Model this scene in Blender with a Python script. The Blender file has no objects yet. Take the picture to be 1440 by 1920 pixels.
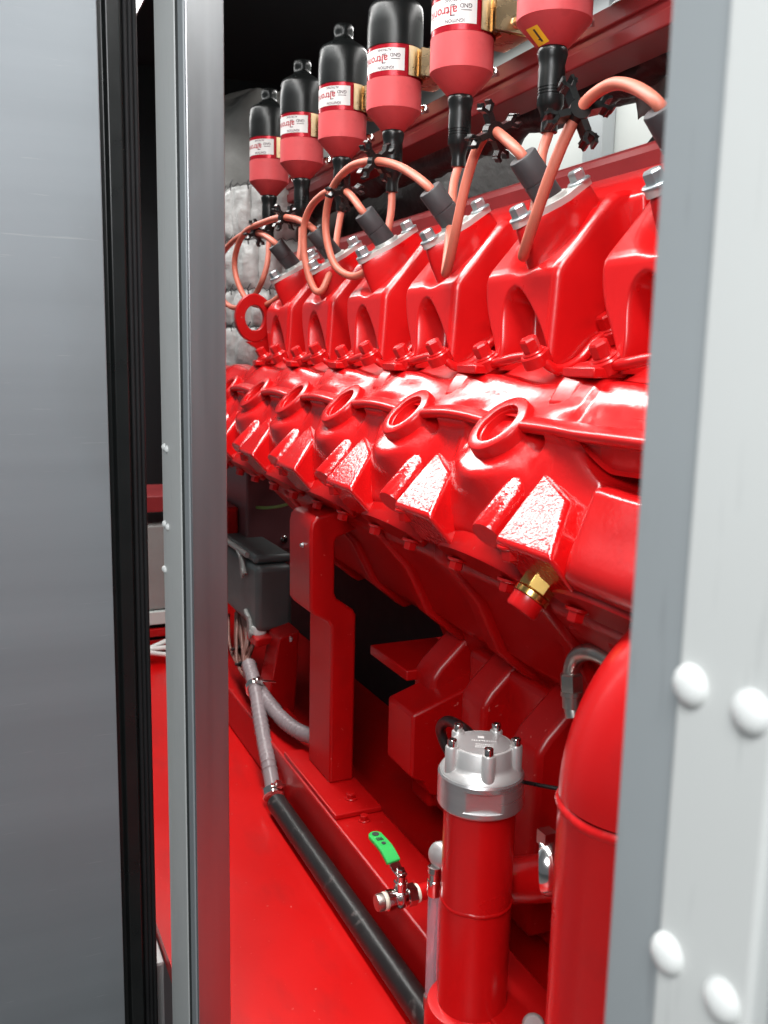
import bpy, bmesh, math, random
from mathutils import Vector, Matrix, noise
random.seed(7)
scene = bpy.context.scene
COL = scene.collection

# ------------------------------------------------------------------ camera, world, lights, exposure
# world axes: x = into the enclosure, y = along the engine (away from the camera), z = up; camera at the origin
F, CX, CY = 1700.0, 720.0, 960.0
ROT = Matrix(((0.909, 0.048, -0.413), (-0.415, 0.156, -0.896), (0.021, 0.987, 0.162)))
_c0 = Vector((0.909, -0.415, 0.021)).normalized()
_c2 = Vector((-0.413, -0.896, 0.162)); _c2 = (_c2 - _c0 * _c2.dot(_c0)).normalized()
_c1 = _c2.cross(_c0)
ROT = Matrix((_c0, _c1, _c2)).transposed()

def ray(px, py):
    return ROT @ Vector((px - CX, -(py - CY), -F))

def at(px, py, x=None, y=None, z=None):
    """the point in the place seen at photo pixel (px, py) on the given plane"""
    d = ray(px, py)
    t = x / d.x if x is not None else (y / d.y if y is not None else z / d.z)
    return d * t

cam = bpy.data.cameras.new('camera')
cam_o = bpy.data.objects.new('camera', cam)
COL.objects.link(cam_o)
cam_o.matrix_world = ROT.to_4x4()
cam.sensor_fit = 'VERTICAL'
cam.sensor_height = 36.0
cam.lens = F / 1920.0 * 36.0
cam.clip_start, cam.clip_end = 0.02, 100
cam.dof.use_dof = True
cam.dof.focus_distance = 1.05
cam.dof.aperture_fstop = 12.5
scene.camera = cam_o

world = bpy.data.worlds.new('World')
scene.world = world
world.use_nodes = True
bg = world.node_tree.nodes['Background']
bg.inputs[0].default_value = (0.86, 0.93, 1.0, 1)
bg.inputs[1].default_value = 0.15

def area(name, loc, target, sx, sy, power, color=(1, 1, 1)):
    l = bpy.data.lights.new(name, 'AREA')
    l.shape = 'RECTANGLE'; l.size = sx; l.size_y = sy; l.energy = power; l.color = color
    o = bpy.data.objects.new(name, l)
    COL.objects.link(o)
    o.location = loc
    d = (Vector(target) - Vector(loc)).normalized()
    # local y runs along the world y axis as far as possible
    zax = -d
    yax = Vector((0, 1, 0)); yax = (yax - zax * yax.dot(zax)).normalized()
    xax = yax.cross(zax)
    o.matrix_world = Matrix.Translation(loc) @ Matrix((xax, yax, zax)).transposed().to_4x4()
    return o

# fluorescent tubes above the aisle, inside the enclosure, and the hall's lamps outside the door
area('aisle_tube_light', (0.27, 0.85, 0.78), (0.33, 0.85, -0.4), 0.14, 1.5, 24.0, (1.0, 0.985, 0.96))
area('far_tube_light', (0.27, 2.32, 0.78), (0.33, 2.32, -0.4), 0.14, 1.4, 12.0, (1.0, 0.985, 0.96))
area('rear_aisle_tube_light', (1.15, 1.5, 0.85), (1.2, 1.5, -0.4), 0.10, 2.2, 16.0, (1.0, 0.985, 0.96))
area('hall_light', (-0.40, -0.28, 0.62), (0.175, 0.40, -0.1), 0.5, 0.6, 16.5, (0.97, 0.985, 1.0))

scene.view_settings.view_transform = 'Standard'
scene.view_settings.look = 'None'
scene.view_settings.exposure = 0.0
scene.view_settings.gamma = 1.0
scene.cycles.use_denoising = True
scene.cycles.max_bounces = 10

# ------------------------------------------------------------------ materials
def new_mat(name):
    m = bpy.data.materials.new(name)
    m.use_nodes = True
    nt = m.node_tree
    return m, nt, nt.nodes['Principled BSDF']

def pset(b, **k):
    names = {'color': 'Base Color', 'rough': 'Roughness', 'metal': 'Metallic', 'spec': 'Specular IOR Level',
             'coat': 'Coat Weight', 'coat_rough': 'Coat Roughness', 'sheen': 'Sheen Weight', 'trans': 'Transmission Weight',
             'aniso': 'Anisotropic'}
    for a, v in k.items():
        i = b.inputs[names[a]]
        i.default_value = (*v, 1) if isinstance(v, tuple) else v

def add_noise(nt, b, scale=200.0, bump=0.1, dist=0.001, detail=3.0, stretch=None, vary=0.0, color=None, rough=None, vscale=None):
    """fine relief from object-space noise, and a slight unevenness of colour and gloss"""
    tc = nt.nodes.new('ShaderNodeTexCoord')
    mp = nt.nodes.new('ShaderNodeMapping')
    nt.links.new(tc.outputs['Object'], mp.inputs[0])
    if stretch: mp.inputs['Scale'].default_value = stretch
    n = nt.nodes.new('ShaderNodeTexNoise')
    n.inputs['Scale'].default_value = scale; n.inputs['Detail'].default_value = detail
    nt.links.new(mp.outputs[0], n.inputs['Vector'])
    if bump:
        bp = nt.nodes.new('ShaderNodeBump')
        bp.inputs['Strength'].default_value = bump; bp.inputs['Distance'].default_value = dist
        nt.links.new(n.outputs['Fac'], bp.inputs['Height'])
        nt.links.new(bp.outputs[0], b.inputs['Normal'])
        nt.links.new(bp.outputs[0], b.inputs['Coat Normal'])
    if color is not None and vary:
        n2 = nt.nodes.new('ShaderNodeTexNoise')
        n2.inputs['Scale'].default_value = vscale or scale / 14.0; n2.inputs['Detail'].default_value = 5
        nt.links.new(mp.outputs[0], n2.inputs['Vector'])
        r = nt.nodes.new('ShaderNodeValToRGB')
        r.color_ramp.elements[0].position = 0.3; r.color_ramp.elements[1].position = 0.7
        r.color_ramp.elements[0].color = (*[c * (1 - vary) for c in color], 1)
        r.color_ramp.elements[1].color = (*[min(1, c * (1 + vary * 0.6)) for c in color], 1)
        nt.links.new(n2.outputs['Fac'], r.inputs[0])
        nt.links.new(r.outputs[0], b.inputs['Base Color'])
    if rough is not None:
        n3 = nt.nodes.new('ShaderNodeTexNoise')
        n3.inputs['Scale'].default_value = vscale or scale / 10.0; n3.inputs['Detail'].default_value = 4
        nt.links.new(mp.outputs[0], n3.inputs['Vector'])
        mr = nt.nodes.new('ShaderNodeMapRange')
        mr.inputs['To Min'].default_value = rough[0]; mr.inputs['To Max'].default_value = rough[1]
        nt.links.new(n3.outputs['Fac'], mr.inputs[0])
        nt.links.new(mr.outputs[0], b.inputs['Roughness'])

def simple(name, color, rough=0.5, metal=0.0, spec=0.5, coat=0.0, scale=300, bump=0.1, dist=0.0005, vary=0.08, drough=0.08, stretch=None, vscale=None, detail=3.0):
    m, nt, b = new_mat(name)
    pset(b, color=color, rough=rough, metal=metal, spec=spec, coat=coat, coat_rough=0.16)
    add_noise(nt, b, scale, bump, dist, detail, stretch, vary, color, (max(0.02, rough - drough), rough + drough), vscale)
    return m

RED = (0.56, 0.005, 0.006)
M = {}
M['red'] = simple('red_enamel', RED, 0.29, spec=0.5, coat=0.35, scale=160, bump=0.10, dist=0.0009, vary=0.04, drough=0.05)
M['red_cast'] = simple('red_enamel_on_casting', RED, 0.15, spec=0.5, coat=0.3, scale=230, bump=0.42, dist=0.0014, vary=0.04, drough=0.05, detail=2.0)
M['red_block'] = simple('red_enamel_on_block', RED, 0.24, spec=0.5, coat=0.35, scale=170, bump=0.22, dist=0.0012, vary=0.04, drough=0.05, detail=2.0)
M['red_matt'] = simple('red_floor_paint', (0.56, 0.002, 0.002), 0.33, spec=0.4, scale=120, bump=0.10, dist=0.0008, vary=0.05, drough=0.08, vscale=8)
M['red_frame'] = simple('red_frame_paint', (0.42, 0.0025, 0.003), 0.32, spec=0.45, scale=150, bump=0.12, dist=0.0006, vary=0.06, drough=0.06, vscale=12)
M['coil_pink'] = simple('coil_pink_moulding', (0.54, 0.066, 0.072), 0.55, spec=0.35, scale=700, bump=0.08, dist=0.0003, vary=0.06)
M['coil_band'] = simple('coil_red_foil', (0.42, 0.008, 0.02), 0.25, metal=0.35, spec=0.5, scale=400, bump=0.03, vary=0.06)
M['black_rubber'] = simple('black_rubber', (0.008, 0.009, 0.009), 0.30, spec=0.36, scale=400, bump=0.05, vary=0.2)
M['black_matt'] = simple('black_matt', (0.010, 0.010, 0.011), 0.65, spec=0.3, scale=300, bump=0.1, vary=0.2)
M['grey_plug'] = simple('dark_grey_plug', (0.055, 0.055, 0.058), 0.5, spec=0.4, scale=500, bump=0.06, vary=0.1)
M['cable'] = simple('salmon_silicone', (0.52, 0.145, 0.095), 0.48, spec=0.4, scale=300, bump=0.04, vary=0.1, vscale=40)
M['label'] = simple('white_label', (0.62, 0.61, 0.60), 0.42, scale=300, bump=0.02, vary=0.02)
M['ink'] = simple('dark_ink', (0.05, 0.02, 0.03), 0.5, bump=0)
M['ink_red'] = simple('red_ink', (0.35, 0.02, 0.03), 0.5, bump=0)
M['yellow'] = simple('yellow_sticker', (0.85, 0.52, 0.02), 0.45, bump=0.02)
M['brass'] = simple('brass', (0.72, 0.47, 0.14), 0.24, metal=1.0, scale=300, bump=0.05, vary=0.1)
M['chromate'] = simple('yellow_zinc', (0.68, 0.50, 0.30), 0.28, metal=1.0, scale=120, bump=0.04, vary=0.25, vscale=40)
M['zinc'] = simple('zinc_plate', (0.66, 0.67, 0.64), 0.42, metal=0.45, scale=300, bump=0.08, vary=0.1)
M['zinc_bolt'] = simple('zinc_bolt', (0.50, 0.56, 0.58), 0.35, metal=0.8, scale=300, bump=0.05, vary=0.1)
M['chrome'] = simple('chrome', (0.74, 0.72, 0.70), 0.14, metal=1.0, scale=200, bump=0.02, vary=0.05)
M['alu_cast'] = simple('cast_aluminium', (0.62, 0.62, 0.61), 0.42, metal=0.6, scale=600, bump=0.15, dist=0.0004, vary=0.08)
M['alu_turned'] = simple('turned_aluminium', (0.66, 0.66, 0.66), 0.28, metal=0.85, scale=240, bump=0.12, dist=0.0003, vary=0.08, stretch=(0.15, 0.15, 6))
M['steel_tube'] = simple('zinc_steel_tube', (0.52, 0.50, 0.46), 0.33, metal=1.0, scale=200, bump=0.06, vary=0.15)
M['brushed'] = simple('brushed_sheet', (0.40, 0.41, 0.42), 0.36, metal=0.95, scale=300, bump=0.05, dist=0.0003, vary=0.05, drough=0.05, stretch=(3, 3, 0.12), vscale=30)
M['leaf_sheet'] = simple('door_sheet', (0.25, 0.272, 0.29), 0.55, metal=0.45, scale=260, bump=0.05, dist=0.0003, vary=0.07, drough=0.05, stretch=(0.2, 1, 5), vscale=5)
M['grey_paint'] = simple('light_grey_paint', (0.68, 0.70, 0.68), 0.42, scale=260, bump=0.06, dist=0.0003, vary=0.02, vscale=10)
M['band_grey'] = simple('grey_rebate_paint', (0.34, 0.37, 0.38), 0.40, scale=260, bump=0.06, vary=0.04, vscale=10)
M['groove'] = simple('dark_groove', (0.03, 0.035, 0.035), 0.6, bump=0.05)
M['rivet'] = simple('white_nylon_cap', (0.80, 0.82, 0.80), 0.38, scale=200, bump=0.02, vary=0.02)
M['panel_grey'] = simple('rear_panel_grey', (0.56, 0.60, 0.58), 0.5, scale=100, bump=0.03, vary=0.05, vscale=6)
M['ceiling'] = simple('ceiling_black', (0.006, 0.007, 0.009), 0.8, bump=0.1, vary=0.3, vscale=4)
M['blanket'] = simple('silicone_cloth', (0.46, 0.46, 0.45), 0.33, spec=0.5, scale=70, bump=0.6, dist=0.006, vary=0.25, vscale=14)
M['duct_cloth'] = simple('dark_duct_cloth', (0.19, 0.185, 0.175), 0.5, spec=0.4, scale=60, bump=0.35, dist=0.004, vary=0.2, vscale=10)
M['lumpy'] = simple('lumpy_wrap', (0.045, 0.04, 0.04), 0.42, spec=0.45, scale=40, bump=0.6, dist=0.008, vary=0.3, vscale=20)
M['wire'] = simple('stitch_wire', (0.10, 0.10, 0.10), 0.4, metal=0.6, bump=0)
M['jbox'] = simple('junction_box_grey', (0.085, 0.10, 0.10), 0.42, scale=300, bump=0.08, vary=0.08)
M['jbox_light'] = simple('latch_grey', (0.26, 0.26, 0.25), 0.4, scale=300, bump=0.05, vary=0.08)
M['copper_wire'] = simple('cream_wires', (0.22, 0.10, 0.08), 0.45, bump=0.05, vary=0.25, vscale=60)
M['conduit'] = simple('grey_spiral_conduit', (0.27, 0.22, 0.23), 0.35, scale=200, bump=0.1, vary=0.1, vscale=30)
M['white_cable'] = simple('white_cable', (0.72, 0.72, 0.70), 0.4, bump=0.02)
M['black_hose'] = simple('black_hose', (0.014, 0.013, 0.013), 0.36, spec=0.6, scale=120, bump=0.18, dist=0.0006, vary=0.25, vscale=30)
M['green'] = simple('green_grip', (0.03, 0.46, 0.09), 0.38, spec=0.5, bump=0.04)
M['ptfe'] = simple('thread_tape', (0.78, 0.72, 0.60), 0.5, bump=0.1)
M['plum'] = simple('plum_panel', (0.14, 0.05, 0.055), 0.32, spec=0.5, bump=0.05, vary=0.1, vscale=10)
M['hall'] = simple('hall_concrete', (0.42, 0.42, 0.41), 0.6, scale=60, bump=0.1, vary=0.1, vscale=3)
M['white_sill'] = simple('white_sill', (0.72, 0.73, 0.72), 0.45, bump=0.03, vary=0.04)
m, nt, b = new_mat('sight_tube'); pset(b, color=(0.9, 0.86, 0.95), rough=0.1, trans=0.75, spec=0.5); add_noise(nt, b, 200, 0.05); M['tube_glass'] = m

def add_marks(key, color, scale=300.0, lo=0.70, hi=0.74, stretch=None, amount=0.6, detail=2.0):
    """specks, dust or scratches with a shape of their own, mixed over the paint"""
    nt = M[key].node_tree; b = nt.nodes['Principled BSDF']
    src = b.inputs['Base Color'].links[0].from_socket
    tc = nt.nodes.new('ShaderNodeTexCoord'); mp = nt.nodes.new('ShaderNodeMapping')
    nt.links.new(tc.outputs['Object'], mp.inputs[0])
    if stretch: mp.inputs['Scale'].default_value = stretch
    n = nt.nodes.new('ShaderNodeTexNoise'); n.inputs['Scale'].default_value = scale; n.inputs['Detail'].default_value = detail
    nt.links.new(mp.outputs[0], n.inputs['Vector'])
    mr = nt.nodes.new('ShaderNodeMapRange'); mr.inputs['From Min'].default_value = lo; mr.inputs['From Max'].default_value = hi; mr.inputs['To Max'].default_value = amount
    nt.links.new(n.outputs['Fac'], mr.inputs[0])
    mx = nt.nodes.new('ShaderNodeMix'); mx.data_type = 'RGBA'
    nt.links.new(mr.outputs[0], mx.inputs['Factor'])
    nt.links.new(src, mx.inputs['A']); mx.inputs['B'].default_value = (*color, 1)
    nt.links.new(mx.outputs['Result'], b.inputs['Base Color'])
add_marks('red_matt', (0.62, 0.16, 0.13), 150, 0.71, 0.75, amount=0.8)
add_marks('red_matt', (0.30, 0.01, 0.01), 9, 0.55, 0.75, (3, 1, 1), 0.35, 6)
add_marks('red_frame', (0.60, 0.14, 0.12), 170, 0.72, 0.76, amount=0.7)
add_marks('red_frame', (0.22, 0.006, 0.006), 14, 0.56, 0.75, None, 0.4, 6)
add_marks('red', (0.30, 0.004, 0.004), 18, 0.60, 0.75, None, 0.3, 6)
add_marks('red_block', (0.30, 0.004, 0.004), 18, 0.60, 0.75, None, 0.3, 6)
add_marks('red_cast', (0.30, 0.004, 0.004), 18, 0.60, 0.75, None, 0.3, 6)
add_marks('grey_paint', (0.42, 0.44, 0.43), 40, 0.62, 0.72, (1, 6, 0.5), 0.35, 5)
add_marks('band_grey', (0.22, 0.23, 0.24), 40, 0.62, 0.72, (1, 6, 0.5), 0.35, 5)
add_marks('black_hose', (0.10, 0.085, 0.08), 60, 0.62, 0.70, None, 0.6, 5)
add_marks('leaf_sheet', (0.55, 0.56, 0.57), 70, 0.70, 0.76, (0.25, 1, 6), 0.2, 3)
add_marks('leaf_sheet', (0.20, 0.205, 0.21), 6, 0.55, 0.72, (1, 1, 0.6), 0.35, 6)
add_marks('brushed', (0.22, 0.22, 0.22), 9, 0.55, 0.72, (1, 1, 0.5), 0.35, 5)
add_marks('coil_pink', (0.40, 0.04, 0.045), 60, 0.60, 0.72, None, 0.35, 5)
add_marks('cable', (0.36, 0.08, 0.05), 50, 0.62, 0.74, None, 0.4, 4)

# ------------------------------------------------------------------ builders
def link(o, parent=None):
    COL.objects.link(o)
    if parent is not None: o.parent = parent
    return o

def finish(bm, name, mat, parent=None, smooth=35.0, bevel=0.0, segs=2, weld=1e-6, angle=32.0):
    if weld: bmesh.ops.remove_doubles(bm, verts=bm.verts, dist=weld)
    bmesh.ops.recalc_face_normals(bm, faces=bm.faces)
    me = bpy.data.meshes.new(name)
    bm.to_mesh(me); bm.free()
    me.materials.append(M[mat] if isinstance(mat, str) else mat)
    if smooth:
        me.shade_smooth()
        me.set_sharp_from_angle(angle=math.radians(smooth))
    o = bpy.data.objects.new(name, me)
    if parent is not None and parent.get('_origin'):
        pass
    link(o, parent)
    if bevel:
        md = o.modifiers.new('edge', 'BEVEL')
        md.width = bevel; md.segments = segs; md.limit_method = 'ANGLE'; md.angle_limit = math.radians(angle)
        if smooth: md.harden_normals = False
    return o

def tag(o, label=None, cat=None, group=None, kind=None):
    if label: o['label'] = label
    if cat: o['category'] = cat
    if group: o['group'] = group
    if kind: o['kind'] = kind
    return o

def thing(name, label, cat, group=None):
    """an Empty at the world origin frame; parts keep world coordinates until place() moves the origin to the base"""
    o = bpy.data.objects.new(name, None)
    o.empty_display_size = 0.02
    link(o)
    return tag(o, label, cat, group)

def place(root, base):
    """put the thing's origin at its base without moving its parts"""
    base = Vector(base)
    root.location = base
    for c in root.children:
        c.matrix_parent_inverse = Matrix.Translation(-base)
    return root

def frame_of(d, up=Vector((0, 0, 1))):
    d = Vector(d).normalized()
    if abs(d.dot(up)) > 0.97: up = Vector((0, 1, 0))
    u = up.cross(d).normalized()
    v = d.cross(u)
    return u, v, d

def box(bm, lo, hi):
    x0, y0, z0 = lo; x1, y1, z1 = hi
    v = [bm.verts.new(p) for p in ((x0, y0, z0), (x1, y0, z0), (x1, y1, z0), (x0, y1, z0), (x0, y0, z1), (x1, y0, z1), (x1, y1, z1), (x0, y1, z1))]
    for f in ((0, 3, 2, 1), (4, 5, 6, 7), (0, 1, 5, 4), (1, 2, 6, 5), (2, 3, 7, 6), (3, 0, 4, 7)):
        bm.faces.new([v[i] for i in f])

def obox(bm, c, axes, half):
    """box at c along three axes"""
    c = Vector(c); a = [Vector(k).normalized() * h for k, h in zip(axes, half)]
    v = []
    for sz in (-1, 1):
        for sx, sy in ((-1, -1), (1, -1), (1, 1), (-1, 1)):
            v.append(bm.verts.new(c + a[0] * sx + a[1] * sy + a[2] * sz))
    for f in ((0, 3, 2, 1), (4, 5, 6, 7), (0, 1, 5, 4), (1, 2, 6, 5), (2, 3, 7, 6), (3, 0, 4, 7)):
        bm.faces.new([v[i] for i in f])

def prism(bm, poly, axis, a, b_):
    """polygon given in the two other world axes, extruded along 'x', 'y' or 'z' from a to b_"""
    def mk(p, h):
        return {'y': (p[0], h, p[1]), 'x': (h, p[0], p[1]), 'z': (p[0], p[1], h)}[axis]
    A = [bm.verts.new(mk(p, a)) for p in poly]
    B = [bm.verts.new(mk(p, b_)) for p in poly]
    bm.faces.new(A); bm.faces.new(B[::-1])
    n = len(poly)
    for i in range(n):
        bm.faces.new([A[i], A[(i + 1) % n], B[(i + 1) % n], B[i]])

def smooth_path(pts, n=8):
    """Catmull-Rom through the points"""
    P = [Vector(p) for p in pts]
    if len(P) < 3: return P
    P = [P[0] * 2 - P[1]] + P + [P[-1] * 2 - P[-2]]
    out = []
    for i in range(1, len(P) - 2):
        p0, p1, p2, p3 = P[i - 1:i + 3]
        for k in range(n):
            t = k / n
            out.append(0.5 * ((2 * p1) + (p2 - p0) * t + (2 * p0 - 5 * p1 + 4 * p2 - p3) * t * t + (3 * p1 - p0 - 3 * p2 + p3) * t ** 3))
    out.append(P[-2])
    return out

def tube(bm, path, r, seg=12, cap=True):
    P = [Vector(p) for p in path]
    n = len(P)
    R = r if isinstance(r, (list, tuple)) else [r] * n
    t0 = (P[1] - P[0]).normalized()
    u, v, _ = frame_of(t0)
    rings = []
    for i in range(n):
        t = (P[min(i + 1, n - 1)] - P[max(i - 1, 0)]).normalized()
        u = (u - t * u.dot(t)).normalized()
        v = t.cross(u)
        rings.append([bm.verts.new(P[i] + (u * math.cos(2 * math.pi * k / seg) + v * math.sin(2 * math.pi * k / seg)) * R[i]) for k in range(seg)])
    for i in range(n - 1):
        for k in range(seg):
            bm.faces.new([rings[i][k], rings[i][(k + 1) % seg], rings[i + 1][(k + 1) % seg], rings[i + 1][k]])
    if cap:
        bm.faces.new(rings[0][::-1]); bm.faces.new(rings[-1])

def lathe(bm, c, axis, prof, seg=24, cap=(True, True), a0=0.0, a1=2 * math.pi):
    """profile [(radius, height)] turned about an axis through c"""
    c = Vector(c); u, v, d = frame_of(axis)
    full = abs(a1 - a0 - 2 * math.pi) < 1e-6
    m = seg if full else seg + 1
    rings = [[bm.verts.new(c + d * h + (u * math.cos(a0 + (a1 - a0) * k / seg) + v * math.sin(a0 + (a1 - a0) * k / seg)) * r) for k in range(m)] for r, h in prof]
    for i in range(len(prof) - 1):
        for k in range(seg):
            k2 = (k + 1) % m
            bm.faces.new([rings[i][k], rings[i][k2], rings[i + 1][k2], rings[i + 1][k]])
    if full:
        if cap[0] and prof[0][0] > 1e-6: bm.faces.new(rings[0][::-1])
        if cap[1] and prof[-1][0] > 1e-6: bm.faces.new(rings[-1])

def hex_bolt(bm, c, axis, r=0.008, h=0.009, washer=1.35, wt=0.003, spin=0.3):
    """flange bolt head standing on c"""
    c = Vector(c); u, v, d = frame_of(axis)
    lathe(bm, c, axis, [(r * washer, 0), (r * washer, wt * 0.6), (r * washer * 0.9, wt)], 16)
    A = []
    for rr, hh in ((r, wt * 0.9), (r, h * 0.85 + wt), (r * 0.84, h + wt)):
        A.append([bm.verts.new(c + d * hh + (u * math.cos(spin + k * math.pi / 3) + v * math.sin(spin + k * math.pi / 3)) * rr) for k in range(6)])
    for i in range(2):
        for k in range(6):
            bm.faces.new([A[i][k], A[i][(k + 1) % 6], A[i + 1][(k + 1) % 6], A[i + 1][k]])
    bm.faces.new(A[2])

def grid(bm, fn, nu, nv, closed_u=False):
    V = [[bm.verts.new(fn(i / nu, j / nv)) for j in range(nv + 1)] for i in range(nu if closed_u else nu + 1)]
    for i in range(nu):
        i2 = (i + 1) % len(V)
        for j in range(nv):
            bm.faces.new([V[i][j], V[i2][j], V[i2][j + 1], V[i][j + 1]])
    return V

def text_mesh(s, size):
    """flat lettering as polygons in the xy plane, centred"""
    cu = bpy.data.curves.new('lettering', 'FONT')
    cu.body = s; cu.size = size; cu.offset = size * 0.022; cu.align_x = 'CENTER'; cu.align_y = 'CENTER'; cu.resolution_u = 3
    o = bpy.data.objects.new('lettering', cu)
    COL.objects.link(o)
    dg = bpy.context.evaluated_depsgraph_get()
    me = bpy.data.meshes.new_from_object(o.evaluated_get(dg))
    bpy.data.objects.remove(o); bpy.data.curves.remove(cu)
    return me

def sstep(a, b_, x):
    t = max(0.0, min(1.0, (x - a) / (b_ - a)))
    return t * t * (3 - 2 * t)

def copy_thing(root, shift, label=None):
    r = root.copy(); COL.objects.link(r)
    r.location = root.location + Vector(shift)
    if label: r['label'] = label
    for ch in root.children:
        c = ch.copy(); COL.objects.link(c); c.parent = r; c.matrix_parent_inverse = ch.matrix_parent_inverse.copy()
        for g in ch.children:
            d = g.copy(); COL.objects.link(d); d.parent = c; d.matrix_parent_inverse = g.matrix_parent_inverse.copy()
    return r

PITCH = 0.20
WALL = 0.175          # outer face of the enclosure wall
FLOOR = -0.68

# ------------------------------------------------------------------ setting
bm = bmesh.new(); box(bm, (0.180, -0.6, FLOOR - 0.02), (1.45, 3.6, FLOOR)); tag(finish(bm, 'floor', 'red_matt', smooth=0), kind='structure')
bm = bmesh.new(); box(bm, (-6, -6, -1.52), (6, 8, -1.50)); tag(finish(bm, 'ground', 'hall', smooth=0), kind='structure')
bm = bmesh.new(); box(bm, (0.10, 0.97, FLOOR - 0.16), (0.178, 3.6, FLOOR - 0.012)); tag(finish(bm, 'sill', 'white_sill', smooth=0, bevel=0.004), kind='structure')
bm = bmesh.new(); box(bm, (0.178, -0.6, 1.00), (1.45, 3.6, 1.03)); tag(finish(bm, 'ceiling', 'ceiling', smooth=0), kind='structure')
bm = bmesh.new(); box(bm, (1.40, -0.6, FLOOR), (1.45, 3.6, 1.0)); tag(finish(bm, 'rear_wall', 'panel_grey', smooth=0), kind='structure')
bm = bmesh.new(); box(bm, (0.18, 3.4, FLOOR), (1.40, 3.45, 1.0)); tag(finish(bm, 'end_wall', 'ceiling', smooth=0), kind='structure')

def rivet_bm(c, r=0.0060, h=0.0040):
    b_ = bmesh.new()
    prof = [(r, 0.0)] + [(r * math.cos(a), h * math.sin(a)) for a in [i * math.pi / 2 / 7 for i in range(0, 7)]] + [(0.0004, h)]
    lathe(b_, c, (-1, 0, 0), prof[1:], 20)
    return b_

# unseen plates added beside the aisle tubes to keep their light off the coil caps
t = thing('light_baffle', 'long grey trough of plates above the aisle, added to shade the coil caps', 'light baffle')
bm = bmesh.new(); box(bm, (0.352, 0.05, 0.690), (0.355, 3.1, 0.82)); box(bm, (0.186, 0.05, 0.690), (0.189, 3.1, 0.82)); finish(bm, 'side_plate', 'band_grey', t, smooth=0)
bm = bmesh.new(); box(bm, (0.186, 0.05, 0.8205), (0.355, 3.1, 0.823)); finish(bm, 'top_plate', 'band_grey', t, smooth=0)
place(t, (0.27, 1.6, 0.69))

# left door post
t = thing('door_post', 'light grey door post with brushed metal inner side, left of the open engine bay', 'door post', 'posts of the enclosure wall')
bm = bmesh.new(); box(bm, (WALL, 0.826, -1.0), (WALL + 0.034, 0.9135, 1.5)); finish(bm, 'outer_face', 'grey_paint', t, smooth=0, bevel=0.0015)
bm = bmesh.new(); box(bm, (WALL + 0.0008, 0.8215, -1.0), (WALL + 0.03, 0.8258, 1.5)); finish(bm, 'groove', 'groove', t, smooth=0)
bm = bmesh.new(); box(bm, (WALL + 0.002, 0.801, -1.0), (WALL + 0.03, 0.8213, 1.5)); finish(bm, 'rebate_strip', 'band_grey', t, smooth=0, bevel=0.0012)
bm = bmesh.new(); box(bm, (WALL + 0.003, 0.7960, -1.0), (0.2103, 0.8008, 1.5)); finish(bm, 'inner_side', 'brushed', t, smooth=0, bevel=0.0008)
for px, py in ((308, 838), (313, 842), (309, 982), (315, 988), (306, 1064), (310, 1068)):
    p = at(px, py, x=WALL - 0.0003)
    p.y = min(p.y, 0.9095)
    finish(rivet_bm((WALL, p.y, p.z), 0.0036, 0.0030), 'rivet', 'rivet', t)
place(t, (WALL, 0.85, -1.0))

# right door post
t = thing('door_post', 'pale grey door post with four white dome rivets, close at the right', 'door post', 'posts of the enclosure wall')
bm = bmesh.new(); box(bm, (WALL, 0.1495, -1.0), (WALL + 0.012, 0.1842, 1.5)); finish(bm, 'outer_face', 'grey_paint', t, smooth=0, bevel=0.002, segs=3)
bm = bmesh.new(); box(bm, (WALL + 0.004, 0.1845, -1.0), (WALL + 0.03, 0.2095, 1.5)); finish(bm, 'rebate_strip', 'band_grey', t, smooth=0, bevel=0.0012)
bm = bmesh.new(); box(bm, (WALL + 0.006, 0.06, -1.0), (WALL + 0.03, 0.1492, 1.5)); finish(bm, 'rebate_strip', 'band_grey', t, smooth=0, bevel=0.0012)
for px, py in ((1297, 1285), (1410, 1335), (1253, 1787), (1355, 1875)):
    p = at(px, py, x=WALL)
    finish(rivet_bm(p), 'rivet', 'rivet', t)
place(t, (WALL, 0.17, -1.0))

# open door leaf at the far left, hinged just outside the left post
LY = 0.935
t = thing('door_leaf', 'open sheet metal door leaf with black rubber edge at the far left', 'door')
bm = bmesh.new(); box(bm, (-0.62, LY, -1.3), (0.1272, LY + 0.03, 1.3)); finish(bm, 'sheet', 'leaf_sheet', t, smooth=0, bevel=0.001)
bm = bmesh.new(); prism(bm, [(0.1274, LY + 0.010), (0.1325, LY + 0.010), (0.1355, LY + 0.004), (0.148, LY + 0.004), (0.1512, LY + 0.009), (0.1512, LY + 0.03), (0.1274, LY + 0.03)], 'z', -1.3, 1.3)
finish(bm, 'edge_channel', 'black_rubber', t, smooth=0, bevel=0.001)
bm = bmesh.new()
for k in range(3):
    x = 0.1538 + k * 0.0044
    lathe(bm, (x, LY + 0.010, -1.3), (0, 0, 1), [(0.0024, 0), (0.0024, 2.6)], 10)
box(bm, (0.1513, LY + 0.0105, -1.3), (0.1650, LY + 0.026, 1.3))
finish(bm, 'rubber_seal', 'black_matt', t, smooth=50)
place(t, (0.15, LY, -1.3))
# wall panel beyond the right post and the header over the doorway
bm = bmesh.new(); box(bm, (WALL + 0.002, -3.0, -1.0), (WALL + 0.032, 0.0595, 1.5)); tag(finish(bm, 'wall_panel', 'grey_paint', smooth=0, bevel=0.002), 'pale grey enclosure wall panel beyond the right door post', 'wall panel')
bm = bmesh.new(); box(bm, (WALL + 0.002, 0.20, 1.00), (WALL + 0.030, 3.6, 1.5)); tag(finish(bm, 'door_header', 'grey_paint', smooth=0, bevel=0.002), 'grey header panel over the doorway', 'header')

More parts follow.
